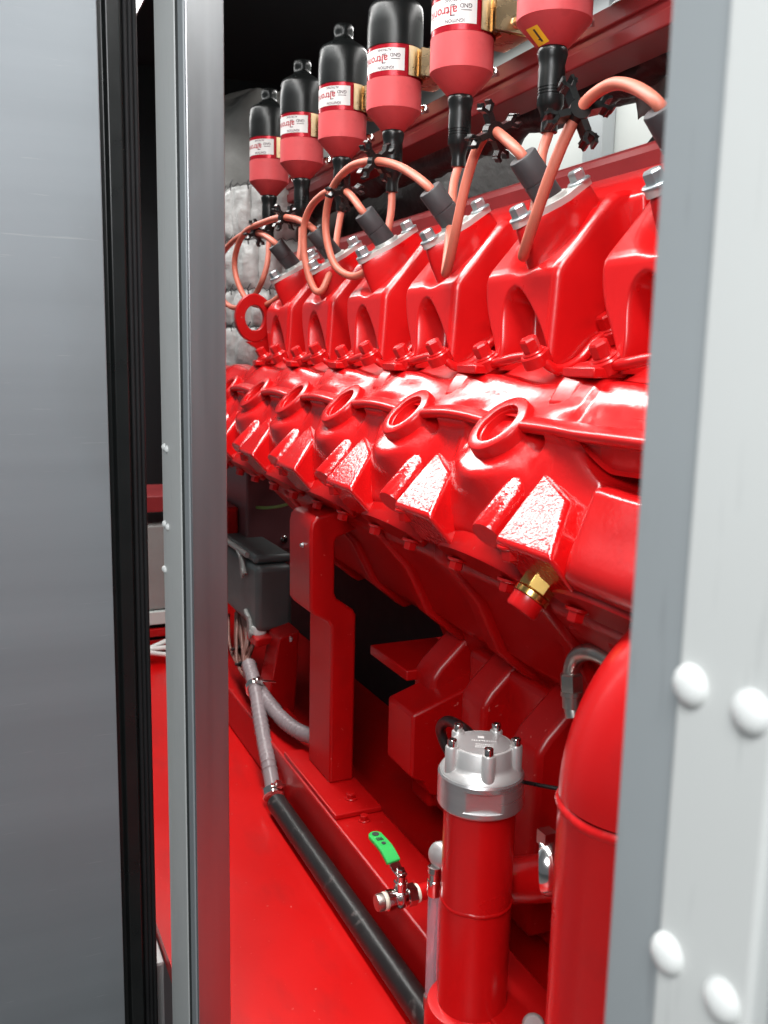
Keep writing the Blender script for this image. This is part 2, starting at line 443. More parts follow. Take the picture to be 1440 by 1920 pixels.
# ------------------------------------------------------------------ engine block
eng = thing('engine_block', 'glossy red cast engine block with a row of round core holes and boxy bolt bosses', 'engine block')
prof_pts = [(0.640, -0.018), (0.560, -0.014), (0.520, -0.0125), (0.506, -0.0130), (0.4985, -0.0165), (0.4840, -0.0330), (0.4690, -0.0490), (0.4610, -0.0535), (0.4590, -0.0590),
            (0.4620, -0.0635), (0.4625, -0.0720), (0.4590, -0.087), (0.4520, -0.107), (0.4430, -0.129), (0.4340, -0.150), (0.4330, -0.160), (0.443, -0.169), (0.470, -0.178), (0.540, -0.19)]
def polyline_sampler(pts):
    P = [Vector((p[0], 0, p[1])) for p in pts]
    L = [0.0]
    for i in range(1, len(P)): L.append(L[-1] + (P[i] - P[i - 1]).length)
    def f(t):
        s = t * L[-1]
        for i in range(1, len(P)):
            if s <= L[i] + 1e-12:
                k = (s - L[i - 1]) / (L[i] - L[i - 1])
                return P[i - 1].lerp(P[i], k)
        return P[-1].copy()
    return f, L
HOLE0 = 0.737
HOLE_S = Vector((math.sin(math.radians(45)), 0, math.cos(math.radians(45))))   # up along the boss face
HOLE_N = Vector((-HOLE_S.z, 0, HOLE_S.x))
prof_dense = smooth_path([(p[0], 0, p[1]) for p in prof_pts], 5)
pf, PL = polyline_sampler([(p.x, p.z) for p in prof_dense])
PTOT = PL[-1]
Y0, Y1 = 0.30, 2.02
def block_point(u, v):
    y = Y0 + (Y1 - Y0) * u
    p = pf(v)
    e = 0.004
    t_ = (pf(min(1, v + e)) - pf(max(0, v - e))).normalized()
    n = Vector((t_.z, 0, -t_.x))          # outward
    if n.x > 0.3 and p.z > -0.15: n = -n
    x, z = p.x, p.z
    d = 0.0
    k = (y - HOLE0) / PITCH
    f = k - round(k)                      # -0.5 .. 0.5 pitch
    ya = f * PITCH
    last = y < HOLE0 - 0.10               # the end bay has no hole
    # upper band swells over every cylinder
    if -0.050 < z < 0.0 and x < 0.53:
        d += 0.004 * math.cos(2 * math.pi * (f + 0.5)) * sstep(-0.05, -0.036, z) * (0.3 if last else 1.0)
    # between the bosses the lower wall swells; below each core hole a sloping floor is cut into the swell
    if z < -0.050 and not last:
        win = max(0.0, math.cos(math.pi * min(1.0, abs(ya) / 0.088) * 0.5)) ** 1.3
        d += 0.030 * win * sstep(-0.060, -0.088, z) * sstep(-0.160, -0.100, z)
    if z < -0.050 and last:
        # big scoop under the end flange
        hh = math.hypot((y - 0.500) / 0.130, (z + 0.058) / 0.046)
        d -= 0.034 * (1 - sstep(0.60, 1.0, hh))
        d += 0.022 * sstep(0.585, 0.555, y) * sstep(-0.086, -0.100, z) * sstep(-0.168, -0.158, z)
    q = p + n * d
    if not last and z < -0.048:
        xp = 0.4665 + (q.z + 0.0625) * 1.0 + 0.030 * (abs(ya) / 0.07) ** 4
        wgt = 0.0022
        if abs(ya) < 0.072:
            a_, b2 = q.x, xp - 0.004
            h_ = max(0.0, min(1.0, 0.5 + 0.5 * (b2 - a_) / wgt))
            mx = a_ * (1 - h_) + b2 * h_ + wgt * h_ * (1 - h_)
            fade = 1 - sstep(0.052, 0.072, abs(ya))
            q.x = q.x * (1 - fade) + mx * fade
    if last and -0.066 < z < -0.03:
        q.x -= 0.012 * sstep(0.637, 0.60, y) * sstep(-0.03, -0.05, z)
    # slight cast unevenness
    q += n * 0.0012 * noise.noise(Vector((y * 22, p.x * 40, p.z * 40)))
    return Vector((q.x, y, q.z))
bm = bmesh.new(); grid(bm, block_point, 430, 120)
finish(bm, 'crankcase_side', 'red_block', eng, smooth=70)

# core hole bosses: a ring with a recessed cup
def core_boss(k):
    c = Vector((0.456, HOLE0 + PITCH * k, -0.054))
    bm = bmesh.new()
    prof = [(0.043, -0.036), (0.0375, -0.016), (0.0352, -0.004), (0.0347, 0.0002), (0.0336, 0.001), (0.0240, 0.001), (0.0234, 0.0002), (0.0232, -0.0030), (0.0216, -0.0036), (0.0210, -0.014), (0.0150, -0.018), (0.0005, -0.019)]
    lathe(bm, c + HOLE_N * 0.0, HOLE_N, prof, 44, cap=(False, False))
    return finish(bm, 'core_hole_boss', 'red', eng, smooth=50)
for k in range(0, 6): core_boss(k)
# raised rib that links the bosses and the end flange
for k in range(-1, 6):
    ya = HOLE0 + PITCH * k + 0.033; yb = HOLE0 + PITCH * (k + 1) - 0.033
    if k == -1: ya = 0.30
    bm = bmesh.new()
    n = 14
    ring = []
    for i in range(n + 1):
        y = ya + (yb - ya) * i / n
        s = math.sin(math.pi * i / n) if k >= 0 else 0
        x0 = 0.4560 - 0.002 * s - (0.012 if k == -1 else 0) * sstep(0.64, 0.60, y); zc = -0.0535 + 0.004 * s
        w = 0.0032
        ring.append([bm.verts.new((x0 + 0.03, y, zc - w - 0.004)), bm.verts.new((x0 + 0.004, y, zc - w - 0.003)), bm.verts.new((x0, y, zc - w * 0.4)), bm.verts.new((x0 + 0.0012, y, zc + w * 0.7)), bm.verts.new((x0 + 0.004, y, zc + w * 1.3)), bm.verts.new((x0 + 0.016, y, zc + w + 0.0045))])
    for i in range(n):
        for j in range(5):
            bm.faces.new([ring[i][j], ring[i + 1][j], ring[i + 1][j + 1], ring[i][j + 1]])
    bm.faces.new(ring[0]); bm.faces.new(ring[-1][::-1])
    finish(bm, 'rib', 'red', eng, smooth=60)

# boxy bolt bosses, narrow round bosses and their bolts
PS = Vector((math.sin(math.radians(48)), 0, math.cos(math.radians(48))))
PN = Vector((-PS.z, 0, PS.x))
def boss_pad(y):
    o = Vector((0.3975, 0, -0.1450))
    bm = bmesh.new()
    def pt(yy, s, dn): return Vector((o.x, yy, o.z)) + PS * s + PN * dn
    C4 = ((y - 0.0425, 0), (y + 0.0415, 0), (y + 0.058, 0.084), (y - 0.004, 0.060))
    A = [bm.verts.new(pt(a, s_, 0)) for a, s_ in C4]
    B = [bm.verts.new(pt(a, s_, -0.05)) for a, s_ in C4]
    bm.faces.new(A)
    for i in range(4): bm.faces.new([A[i], B[i], B[(i + 1) % 4], A[(i + 1) % 4]])
    return finish(bm, 'bolt_boss', 'red_cast', eng, smooth=40, bevel=0.005, segs=3)
def round_boss(y):
    bm = bmesh.new()
    o = Vector((0.410, y, -0.148))
    lathe(bm, o, PS + Vector((0, 0.2, 0)), [(0.0155, 0.0), (0.0165, 0.003), (0.0165, 0.060), (0.0145, 0.072), (0.006, 0.080)], 20)
    return finish(bm, 'round_boss', 'red_cast', eng, smooth=50)
for k in range(-1, 7):
    y = 0.603 + PITCH * k
    if k >= 0:
        boss_pad(y)
        round_boss(y + 0.070)
        c = Vector((0.4085, y + 0.029, -0.1475))
        bm = bmesh.new(); hex_bolt(bm, c, (0.12, 0, -1), 0.0085, 0.011, 1.35, 0.003, 0.2)
        finish(bm, 'flange_bolt', 'red', eng, smooth=30)
    # covers under the flange: rounded plate with two bolts
    bm = bmesh.new()
    yy = y + 0.135
    def lugpt(a, r, h):
        e = Vector((math.cos(a) * 0.078 * r, math.sin(a) * 0.027 * r))
        base = Vector((0.447, yy, -0.184))
        inx = Vector((0.80, 0, -0.60))
        return base + Vector((0, e.x, 0)) + inx * e.y + Vector((-0.6, 0, -0.8)) * h
    N = 28
    rings = [[bm.verts.new(lugpt(2 * math.pi * i / N, r, h)) for i in range(N)] for r, h in ((1.0, -0.02), (1.0, 0.006), (0.96, 0.009))]
    for a in range(2):
        for i in range(N): bm.faces.new([rings[a][i], rings[a][(i + 1) % N], rings[a + 1][(i + 1) % N], rings[a + 1][i]])
    bm.faces.new(rings[2])
    finish(bm, 'lower_cover', 'red_frame', eng, smooth=40)
    for s in (0.045, -0.050):
        bm = bmesh.new(); hex_bolt(bm, (0.444, yy + s, -0.193), (-0.25, 0, -1), 0.0075, 0.009, 1.4, 0.003, 0.1 + s)
        finish(bm, 'cover_bolt', 'red', eng, smooth=30)

# crankcase under the flange, going down to the sump
bm = bmesh.new()
prism(bm, [(0.47, -0.172), (0.47, -0.215), (0.515, -0.26), (0.545, -0.32), (0.60, -0.36), (0.66, -0.37), (0.66, -0.172)], 'y', 0.30, 1.50)
finish(bm, 'lower_crankcase', 'red_frame', eng, smooth=40, bevel=0.006)
bm = bmesh.new()
prism(bm, [(0.585, -0.345), (0.62, -0.42), (0.66, -0.52), (0.72, -0.52), (0.72, -0.345)], 'y', 0.30, 1.10)
finish(bm, 'lower_crankcase', 'red_frame', eng, smooth=40, bevel=0.006)
for yr in (0.66, 0.84, 1.02, 1.20, 1.38):
    bm = bmesh.new()
    prism(bm, [(0.462, -0.176), (0.460, -0.212), (0.505, -0.262), (0.535, -0.322), (0.592, -0.368), (0.62, -0.36), (0.62, -0.176)], 'y', yr, yr + 0.030)
    finish(bm, 'crankcase_rib', 'red_frame', eng, smooth=40, bevel=0.006, segs=3)
# stepped vertical ribs of the sump
for (yr, xo, zt, zb) in ((1.02, 0.545, -0.415, -0.60), (0.88, 0.540, -0.40, -0.62), (0.75, 0.530, -0.405, -0.62)):
    bm = bmesh.new()
    prism(bm, [(xo, zb), (xo, zt), (xo + 0.012, zt + 0.016), (xo + 0.13, zt + 0.125), (xo + 0.16, zt + 0.125), (xo + 0.16, zb)], 'y', yr, yr + 0.055)
    finish(bm, 'sump_rib', 'red_frame', eng, smooth=40, bevel=0.008, segs=3)
# foot lug beside the first rib
bm = bmesh.new()
prism(bm, [(0.50, -0.53), (0.50, -0.445), (0.62, -0.405), (0.62, -0.60), (0.56, -0.60), (0.545, -0.565), (0.53, -0.56), (0.52, -0.54)], 'y', 0.985, 1.06)
finish(bm, 'mounting_lug', 'red_frame', eng, smooth=35, bevel=0.004)
bm = bmesh.new()
prism(bm, [(0.53, -0.415), (0.53, -0.43), (0.68, -0.43), (0.68, -0.415)], 'y', 1.065, 1.19)
finish(bm, 'lug_shelf', 'red_frame', eng, smooth=35, bevel=0.002)
bm = bmesh.new()
box(bm, (0.575, 0.30, -0.66), (0.70, 0.98, -0.36)); finish(bm, 'oil_sump', 'red_frame', eng, smooth=35, bevel=0.01)
place(eng, (0.5, 0.9, -0.66))

# ------------------------------------------------------------------ cylinder heads
A_AX = Vector((-math.sin(math.radians(31)), 0, math.cos(math.radians(31))))   # bank axis, leaning out to the aisle
A_W = Vector((A_AX.z, 0, -A_AX.x))                                             # across the bank, up and inwards
head = thing('cylinder_head', 'x', 'cylinder head', 'cylinder heads along the engine')
HY0, HY1 = 0.745, 0.881
CLAMP = Vector((0.554, 0.809, 0.1655))
path = [(0.515, -0.005), (0.5145, 0.004), (0.5165, 0.03), (0.5185, 0.06), (0.520, 0.088), (0.5215, 0.0945), (0.5262, 0.1015), (0.545, 0.1230), (0.565, 0.1470), (0.580, 0.1640), (0.588, 0.1705), (0.600, 0.174), (0.625, 0.176), (0.66, 0.180), (0.70, 0.185)]
hf, HL = polyline_sampler(path)
HU = [0.0, 0.003, 0.009, 0.019, 0.033, 0.05, 0.07] + [0.07 + 0.86 * i / 110 for i in range(1, 110)] + [0.93, 0.955, 0.974, 0.988, 0.996, 1.0]
def head_pt(u, v):
    p = hf(v); e_ = 0.006
    tt = hf(min(1, v + e_)) - hf(max(0, v - e_)); tt.normalize()
    n = Vector((-tt.z, 0, tt.x))
    top = sstep(0.0, 0.095, p.z)
    ya = HY0 + 0.001
    yb = HY1 - 0.034 * (1 - top) ** 1.5
    y = ya + (yb - ya) * u
    x, z = p.x, p.z
    # arched recess of the front face
    if z < 0.092:
        k = sstep(0.012, 0.085, z)
        yc = HY0 + 0.047 + 0.026 * k
        half = 0.042 * max(0.0, 1 - (max(0.0, z) / 0.083) ** 1.7) ** 0.62
        if half > 0.0005:
            e = (half - abs(y - yc)) / 0.011
            x += 0.036 * sstep(-0.2, 1.0, e) * sstep(0.083, 0.060, z)
    # hollow round the plug seat
    q = Vector((x, y, z)) - CLAMP
    w = q.dot(A_W); r = math.hypot((w + 0.002) / 0.066, q.y / 0.054)
    if z > 0.092:
        dip = 0.0115 * (1 - sstep(0.62, 1.04, r))
        x += dip * 0.55; z -= dip * 0.75
    # rounded long edges
    rr = 0.0095
    ds = min(y - ya, yb - y)
    if ds < rr:
        dn = rr - math.sqrt(max(0.0, rr * rr - (rr - ds) ** 2))
        x -= n.x * dn; z -= n.z * dn
    return Vector((x, y, z))
bm = bmesh.new()
V = [[bm.verts.new(head_pt(u, j / 150)) for j in range(151)] for u in HU]
for i in range(len(HU) - 1):
    for j in range(150): bm.faces.new([V[i][j], V[i + 1][j], V[i + 1][j + 1], V[i][j + 1]])
# side walls, gently bulged
for side, row in ((0, V[0]), (1, V[-1])):
    prev = [v for v in row]
    for s in range(1, 7):
        k = s / 6
        cur = []
        for v in row:
            c = Vector((0.64, v.co.y, 0.06))
            q = v.co.lerp(Vector((c.x, v.co.y, c.z)), 0.96 * k)
            q.y += (-1 if side == 0 else 1) * 0.004 * math.sin(math.pi * k)
            cur.append(bm.verts.new(q))
        for j in range(len(row) - 1):
            bm.faces.new([prev[j], prev[j + 1], cur[j + 1], cur[j]])
        prev = cur
cov = finish(bm, 'valve_cover', 'red', head, smooth=75)
# pedestal under the plug clamp
bm = bmesh.new()
N = 32
rings = []
for h, s in ((-0.060, 1.08), (-0.022, 1.03), (-0.012, 1.0), (-0.004, 0.97), (-0.001, 0.93)):
    rings.append([bm.verts.new(CLAMP + A_AX * (h - 0.003) + A_W * (math.cos(a) * 0.052 * s) + Vector((0, 1, 0)) * (math.sin(a) * (0.026 * s) * (1 - 0.35 * abs(math.cos(a))))) for a in [2 * math.pi * i / N for i in range(N)]])
for i in range(4):
    for k in range(N): bm.faces.new([rings[i][k], rings[i][(k + 1) % N], rings[i + 1][(k + 1) % N], rings[i + 1][k]])
bm.faces.new(rings[4])
finish(bm, 'plug_seat', 'red', head, smooth=50)
# clamp plate
bm = bmesh.new()
def clamp_pt(a, h):
    c, s = math.cos(a), math.sin(a)
    w = 0.052 * abs(c) ** 0.8 * (1 if c > 0 else -1)
    wid = 0.0125 + 0.012 * math.exp(-(w / 0.020) ** 2)
    return CLAMP + A_W * w + Vector((0, 1, 0)) * (wid * abs(s) ** 0.7 * (1 if s > 0 else -1)) + A_AX * h
N = 40
rings = [[bm.verts.new(clamp_pt(2 * math.pi * (i + 0.5) / N, h)) for i in range(N)] for h in (-0.004, 0.0015, 0.0025)]
for a in range(2):
    for i in range(N): bm.faces.new([rings[a][i], rings[a][(i + 1) % N], rings[a + 1][(i + 1) % N], rings[a + 1][i]])
bm.faces.new(rings[2])
lathe(bm, CLAMP + A_AX * 0.0024, A_AX, [(0.0185, 0), (0.0175, 0.004), (0.015, 0.005)], 24)
clamp_o = finish(bm, 'plug_clamp', 'zinc', head, smooth=35)
for s in (-1, 1):
    bm = bmesh.new(); hex_bolt(bm, CLAMP + A_W * (s * 0.040) + A_AX * 0.0025, A_AX, 0.0088, 0.0105, 1.42, 0.003, 0.25)
    finish(bm, 'clamp_bolt', 'zinc_bolt', clamp_o, smooth=30)
# foot rim of the cover
rim = smooth_path([(0.512, 0.846, 0.001), (0.506, 0.815, 0.004), (0.505, 0.785, 0.008), (0.503, 0.757, 0.009), (0.507, 0.744, 0.006), (0.522, 0.738, -0.003), (0.545, 0.736, 0.006), (0.565, 0.736, 0.026), (0.585, 0.738, 0.036), (0.61, 0.745, 0.05), (0.65, 0.752, 0.06)], 6)
bm = bmesh.new(); tube(bm, rim, 0.0052, 10)
finish(bm, 'cover_rim', 'red', head, smooth=60)
# bolts at the rim with their spot-faced seats
for c in ((0.503, 0.752, 0.0125), (0.580, 0.737, 0.0375), (0.506, 0.848, 0.0080)):
    bm = bmesh.new()
    lathe(bm, Vector(c) - A_AX * 0.012, A_AX, [(0.0145, 0), (0.0145, 0.011), (0.013, 0.0125)], 20)
    hex_bolt(bm, c, A_AX, 0.0090, 0.0135, 1.3, 0.003, 0.15)
    finish(bm, 'rim_bolt', 'red', head, smooth=30)
# lower body of the head, round, running down into the block
bm = bmesh.new()
lathe(bm, Vector((0.600, 0.805, -0.055)), A_AX, [(0.078, 0), (0.078, 0.02), (0.080, 0.045), (0.086, 0.060), (0.086, 0.075), (0.05, 0.080)], 36, cap=(False, True))
finish(bm, 'head_body', 'red', head, smooth=40)
# flat foot ledges between neighbouring heads
bm = bmesh.new(); prism(bm, [(0.488, 0.838), (0.500, 0.900), (0.560, 0.900), (0.560, 0.838)], 'z', -0.009, 0.0002)
finish(bm, 'foot_ledge', 'red', head, smooth=30, bevel=0.0015)
bm = bmesh.new(); prism(bm, [(0.482, -0.036), (0.494, -0.016), (0.512, 0.004), (0.545, 0.008), (0.545, -0.036)], 'y', 0.862, 0.902)
finish(bm, 'foot_gusset', 'red', head, smooth=60, bevel=0.007, segs=4)
# rear part of the head, up to the dark rail
bm = bmesh.new()
prism(bm, [(0.60, 0.165), (0.62, 0.185), (0.665, 0.212), (0.70, 0.212), (0.70, 0.02), (0.62, 0.02)], 'y', HY0 - 0.02, HY0 + 0.15)
finish(bm, 'rear_housing', 'red', head, smooth=35, bevel=0.004)
place(head, (0.52, 0.81, 0.0))
head_labels = ['red cylinder head nearest the right door post, partly cut off by it',
               'nearest whole red cylinder head, its clamp under the second coil cable loop',
               'third red cylinder head counted from the right door post',
               'fourth red cylinder head counted from the right door post',
               'second red cylinder head from the far left end',
               'farthest small red cylinder head beside the lifting eye and grey blanket']
heads = []
for i, k in enumerate((-1, 0, 1, 2, 3, 4)):
    if k == 0:
        head['label'] = head_labels[i]; heads.append(head)
    else:
        heads.append(copy_thing(head, (0, PITCH * k, 0), head_labels[i]))

# ------------------------------------------------------------------ ignition coils
def bend_text(s, size, z0, ang0, R, cx, cy, flip=True):
    """lettering wrapped on the coil's label; turned upside down as in the photograph"""
    me = text_mesh(s, size)
    b_ = bmesh.new(); b_.from_mesh(me); bpy.data.meshes.remove(me)
    for v in b_.verts:
        x, y = v.co.x, v.co.y
        if flip: x, y = -x, -y
        a = ang0 + x / R
        v.co = Vector((cx + R * math.cos(a), cy + R * math.sin(a), z0 + y))
    return b_
CXC, CYC, CR = 0.585, 0.866, 0.0393
KR = 0.86
coil = thing('ignition_coil', 'x', 'ignition coil', 'ignition coils hanging in a row from the rail')
def coil_part(name, prof, mat, parent, seg=40):
    bm = bmesh.new()
    lathe(bm, (CXC, CYC, 0), (0, 0, 1), [(r * (KR if name != 'rubber_boot' else 0.92), h) for r, h in prof], seg)
    return finish(bm, name, mat, parent, smooth=40)
body = coil_part('coil_body', [(0.016, 0.333), (0.019, 0.3335), (0.0440, 0.3570), (0.0462, 0.3590), (0.0462, 0.3985), (0.0450, 0.3990)], 'coil_pink', coil)
band = coil_part('foil_band', [(0.0440, 0.3985), (0.0455, 0.3992), (0.0455, 0.4440), (0.044, 0.4445)], 'coil_band', coil)
cap_ = coil_part('black_cap', [(0.0440, 0.4410), (0.0468, 0.4418), (0.0470, 0.4700), (0.0455, 0.4950), (0.0440, 0.4990), (0.0410, 0.5030), (0.0200, 0.5140), (0.0180, 0.5170), (0.0175, 0.5220), (0.0185, 0.5260), (0.0185, 0.5340), (0.016, 0.5380), (0.0005, 0.5385)], 'black_rubber', coil)
boot = coil_part('rubber_boot', [(0.0070, 0.2480), (0.0098, 0.2485), (0.0100, 0.2540), (0.0095, 0.2600), (0.0110, 0.2670), (0.0138, 0.2730), (0.0156, 0.2760), (0.0158, 0.2850), (0.0150, 0.2853), (0.0150, 0.2866), (0.0159, 0.2870), (0.0159, 0.2882), (0.0150, 0.2886), (0.0150, 0.2898), (0.0159, 0.2902), (0.0159, 0.2914), (0.0150, 0.2918), (0.0150, 0.2930), (0.0158, 0.2934), (0.0156, 0.3120), (0.0150, 0.3160), (0.0164, 0.3220), (0.0176, 0.3270), (0.0176, 0.3310), (0.0150, 0.3345)], 'black_rubber', coil, 24)
# label: from the side facing the camera's right round to the aisle side
LA0, LA1 = math.radians(150), math.radians(266)
bm = bmesh.new()
grid(bm, lambda u, v: Vector((CXC + (CR + 0.0001) * math.cos(LA0 + (LA1 - LA0) * u), CYC + (CR + 0.0001) * math.sin(LA0 + (LA1 - LA0) * u), 0.4062 + 0.0295 * v)), 30, 1)
lab = finish(bm, 'label', 'label', band, smooth=60)
RT = CR + 0.00025
for s, size, z0, ang in (('GND', 0.0068, 0.4262, 246), ('ALTRONIC', 0.0046, 0.4330, 222), ('IGNITION', 0.0056, 0.4098, 226)):
    finish(bend_text(s, size, z0, math.radians(ang), RT, CXC, CYC), 'lettering', 'ink', band, smooth=0, weld=0)
finish(bend_text('altronic', 0.0150, 0.4215, math.radians(197), RT, CXC, CYC), 'lettering', 'ink_red', band, smooth=0, weld=0)
bm = bmesh.new()
def patch(bm, a0, a1, z0, z1):
    grid(bm, lambda u, v: Vector((CXC + RT * math.cos(math.radians(a0 + (a1 - a0) * u)), CYC + RT * math.sin(math.radians(a0 + (a1 - a0) * u)), z0 + (z1 - z0) * v)), 6, 1)
patch(bm, 237, 256, 0.4205, 0.4215)
finish(bm, 'printed_line', 'ink', band, smooth=0)
bm = bmesh.new(); patch(bm, 217.5, 226.5, 0.4150, 0.4164); patch(bm, 217.5, 226.5, 0.4268, 0.4280)
finish(bm, 'printed_emblem', 'ink', band, smooth=0)
# brass coloured strap with lugs that grips the coil from the rail side
bm = bmesh.new()
def strap_pt(u, v):
    a = math.radians(-86 + 176 * u)
    return Vector((CXC + 0.0404 * math.cos(a), CYC + 0.0404 * math.sin(a), 0.4010 + 0.0390 * v))
grid(bm, strap_pt, 40, 2)
def strap_pt2(u, v):
    a = math.radians(-86 + 176 * u)
    return Vector((CXC + 0.0417 * math.cos(a), CYC + 0.0417 * math.sin(a), 0.4010 + 0.0390 * v))
grid(bm, strap_pt2, 40, 2)
for dy in (-0.006, 0.0015):
    box(bm, (CXC + 0.020, CYC - 0.0405 + dy, 0.4025), (CXC + 0.070, CYC - 0.0380 + dy, 0.4385))
strap = finish(bm, 'strap', 'chromate', coil, smooth=40)
bm = bmesh.new(); hex_bolt(bm, (CXC + 0.050, CYC - 0.0466, 0.4150), (0, -1, 0), 0.006, 0.006, 1.4, 0.002)
tube(bm, [(CXC + 0.050, CYC - 0.062, 0.4150), (CXC + 0.050, CYC - 0.030, 0.4150)], 0.0032, 8)
finish(bm, 'strap_bolt', 'chromate', strap, smooth=30)
bm = bmesh.new(); box(bm, (CXC + 0.040, CYC - 0.032, 0.405), (CXC + 0.082, CYC + 0.032, 0.437)); finish(bm, 'bracket', 'chromate', coil, smooth=30, bevel=0.003)
bm = bmesh.new(); lathe(bm, (CXC + 0.06, CYC + 0.03, 0.372), (-0.3, -0.2, 1), [(0.012, 0), (0.012, 0.006), (0.008, 0.011), (0.0005, 0.012)], 16); finish(bm, 'bracket_nut', 'chrome', coil, smooth=40)
place(coil, (CXC, CYC, 0.248))
coil_labels = ['nearest ignition coil, pink, with a yellow number sticker on its cone', 'second ignition coil from the right, its white label cut by the photo top',
               'third ignition coil from the right, black cap just below the photo top', 'fourth ignition coil from the right, rounded black cap with a neck',
               'second ignition coil from the left end of the row', 'farthest and smallest ignition coil, in front of the grey duct']
coils = [coil]
coil['label'] = coil_labels[0]
for k in range(1, 6): coils.append(copy_thing(coil, (0, PITCH * k, 0), coil_labels[k]))
# yellow sticker with its number, only on the nearest coil
def cone_hit(px, py, off=0.0005):
    """where the sight line meets the cone under the nearest coil"""
    d = ray(px, py).normalized()
    k = 0.0250 * KR / 0.0235
    apex = Vector((CXC, CYC, 0.3335 - 0.019 * KR / k))
    best = None
    t = 0.6
    while t < 1.6:
        p = d * t
        r = math.hypot(p.x - CXC, p.y - CYC)
        if r <= (p.z - apex.z) * k and p.z < 0.36:
            best = p; break
        t += 0.0004
    return (best if best else d * 1.0) - d * off
bm = bmesh.new()
Q = ((986, 56), (1007, 46), (1030, 77), (1010, 88))
def quad_px(u, v):
    a = [(Q[0][i] * (1 - u) + Q[1][i] * u) * (1 - v) + (Q[3][i] * (1 - u) + Q[2][i] * u) * v for i in (0, 1)]
    return a
grid(bm, lambda u, v: cone_hit(*quad_px(u, v)), 6, 8)
finish(bm, 'number_sticker', 'yellow', body, smooth=60)
bm = bmesh.new()
grid(bm, lambda u, v: cone_hit(*quad_px(0.44 + 0.16 * u, 0.14 + 0.72 * v), 0.0009), 1, 8)
grid(bm, lambda u, v: cone_hit(*quad_px(0.30 + 0.30 * u, 0.66 + 0.20 * v * (u) + 0.02), 0.0009), 3, 3)
finish(bm, 'lettering', 'ink', body, smooth=0)

# ------------------------------------------------------------------ cables, plugs and clips
P_AX = Vector((-math.sin(math.radians(43)), 0, math.cos(math.radians(43))))
def plug_top(k, L=0.054):
    return CLAMP + Vector((0, PITCH * k, 0)) + P_AX * L
cable_px = {
 0: [(1018, 247, .583), (1016, 290, .577), (1011, 340, .560), (1001, 400, .538), (988, 455, .520), (981, 480, .510), (986, 462, .503), (1003, 410, .500), (1030, 332, .502), (1063, 252, .510), (1098, 192, .518), (1145, 159, .522), (1188, 163, .520)],
 1: [(851, 305, .583), (850, 350, .572), (845, 420, .545), (838, 490, .515), (836, 512, .508), (842, 492, .503), (855, 430, .500), (872, 350, .503), (890, 290, .508), (908, 256, .513), (925, 246, .516), (942, 256, .517)],
 2: [(737, 362, .583), (733, 400, .580), (722, 450, .565), (700, 495, .540), (665, 518, .520), (630, 500, .508), (613, 450, .503), (612, 400, .503), (625, 350, .505), (655, 315, .509), (690, 303, .513), (730, 306, .516), (765, 321, .517)],
 3: [(637, 398, .583), (634, 430, .575), (625, 490, .550), (612, 528, .530), (602, 546, .520), (590, 543, .513), (578, 514, .507), (570, 470, .503), (571, 420, .503), (585, 385, .506), (610, 362, .510), (636, 355, .514), (656, 365, .516)],
 4: [(566, 430, .583), (563, 470, .575), (550, 515, .560), (525, 555, .540), (490, 573, .525), (460, 558, .513), (442, 515, .505), (442, 475, .503), (460, 435, .505), (500, 415, .509), (530, 408, .513), (558, 412, .516)],
 5: [(504, 455, .583), (500, 500, .570), (480, 550, .550), (450, 576, .533), (425, 570, .520), (407, 540, .510), (405, 500, .505), (425, 465, .505), (455, 440, .510), (485, 437, .514)],
}
cable_labels = ['salmon ignition cable arching from the nearest coil over to a plug at the right post', 'salmon ignition cable below the second coil from the right, hanging in a narrow loop',
                'large round loop of salmon ignition cable below the third coil from the right', 'salmon cable loop just left of the large round one',
                'round salmon cable loop crossing over the leftmost loop', 'leftmost salmon cable loop, half hidden by the left door post']
cable_pts = {}
for k in range(6):
    pts = [at(*p[:2], x=p[2]) for p in cable_px[k]]
    pts[0] = Vector((CXC, CYC + PITCH * k, 0.250))
    pts.insert(0, Vector((CXC, CYC + PITCH * k, 0.262)))
    pt = plug_top(k - 1)
    pts += [pt + P_AX * 0.006, pt - P_AX * 0.016]
    cp = smooth_path(pts, 8)
    cable_pts[k] = cp
    bm = bmesh.new(); tube(bm, cp, 0.0056, 12)
    c = finish(bm, 'ignition_cable', 'cable', smooth=60)
    tag(c, cable_labels[k], 'cable', 'looped ignition cables')
    bm = bmesh.new()
    lathe(bm, CLAMP + Vector((0, PITCH * (k - 1), 0)) + P_AX * 0.002, P_AX, [(0.0150, -0.01), (0.0152, 0.025), (0.0144, 0.0252), (0.0144, 0.0265), (0.0150, 0.0270), (0.0150, 0.0525), (0.0140, 0.0540), (0.0075, 0.0542)], 24)
    finish(bm, 'plug', 'grey_plug', c, smooth=35)
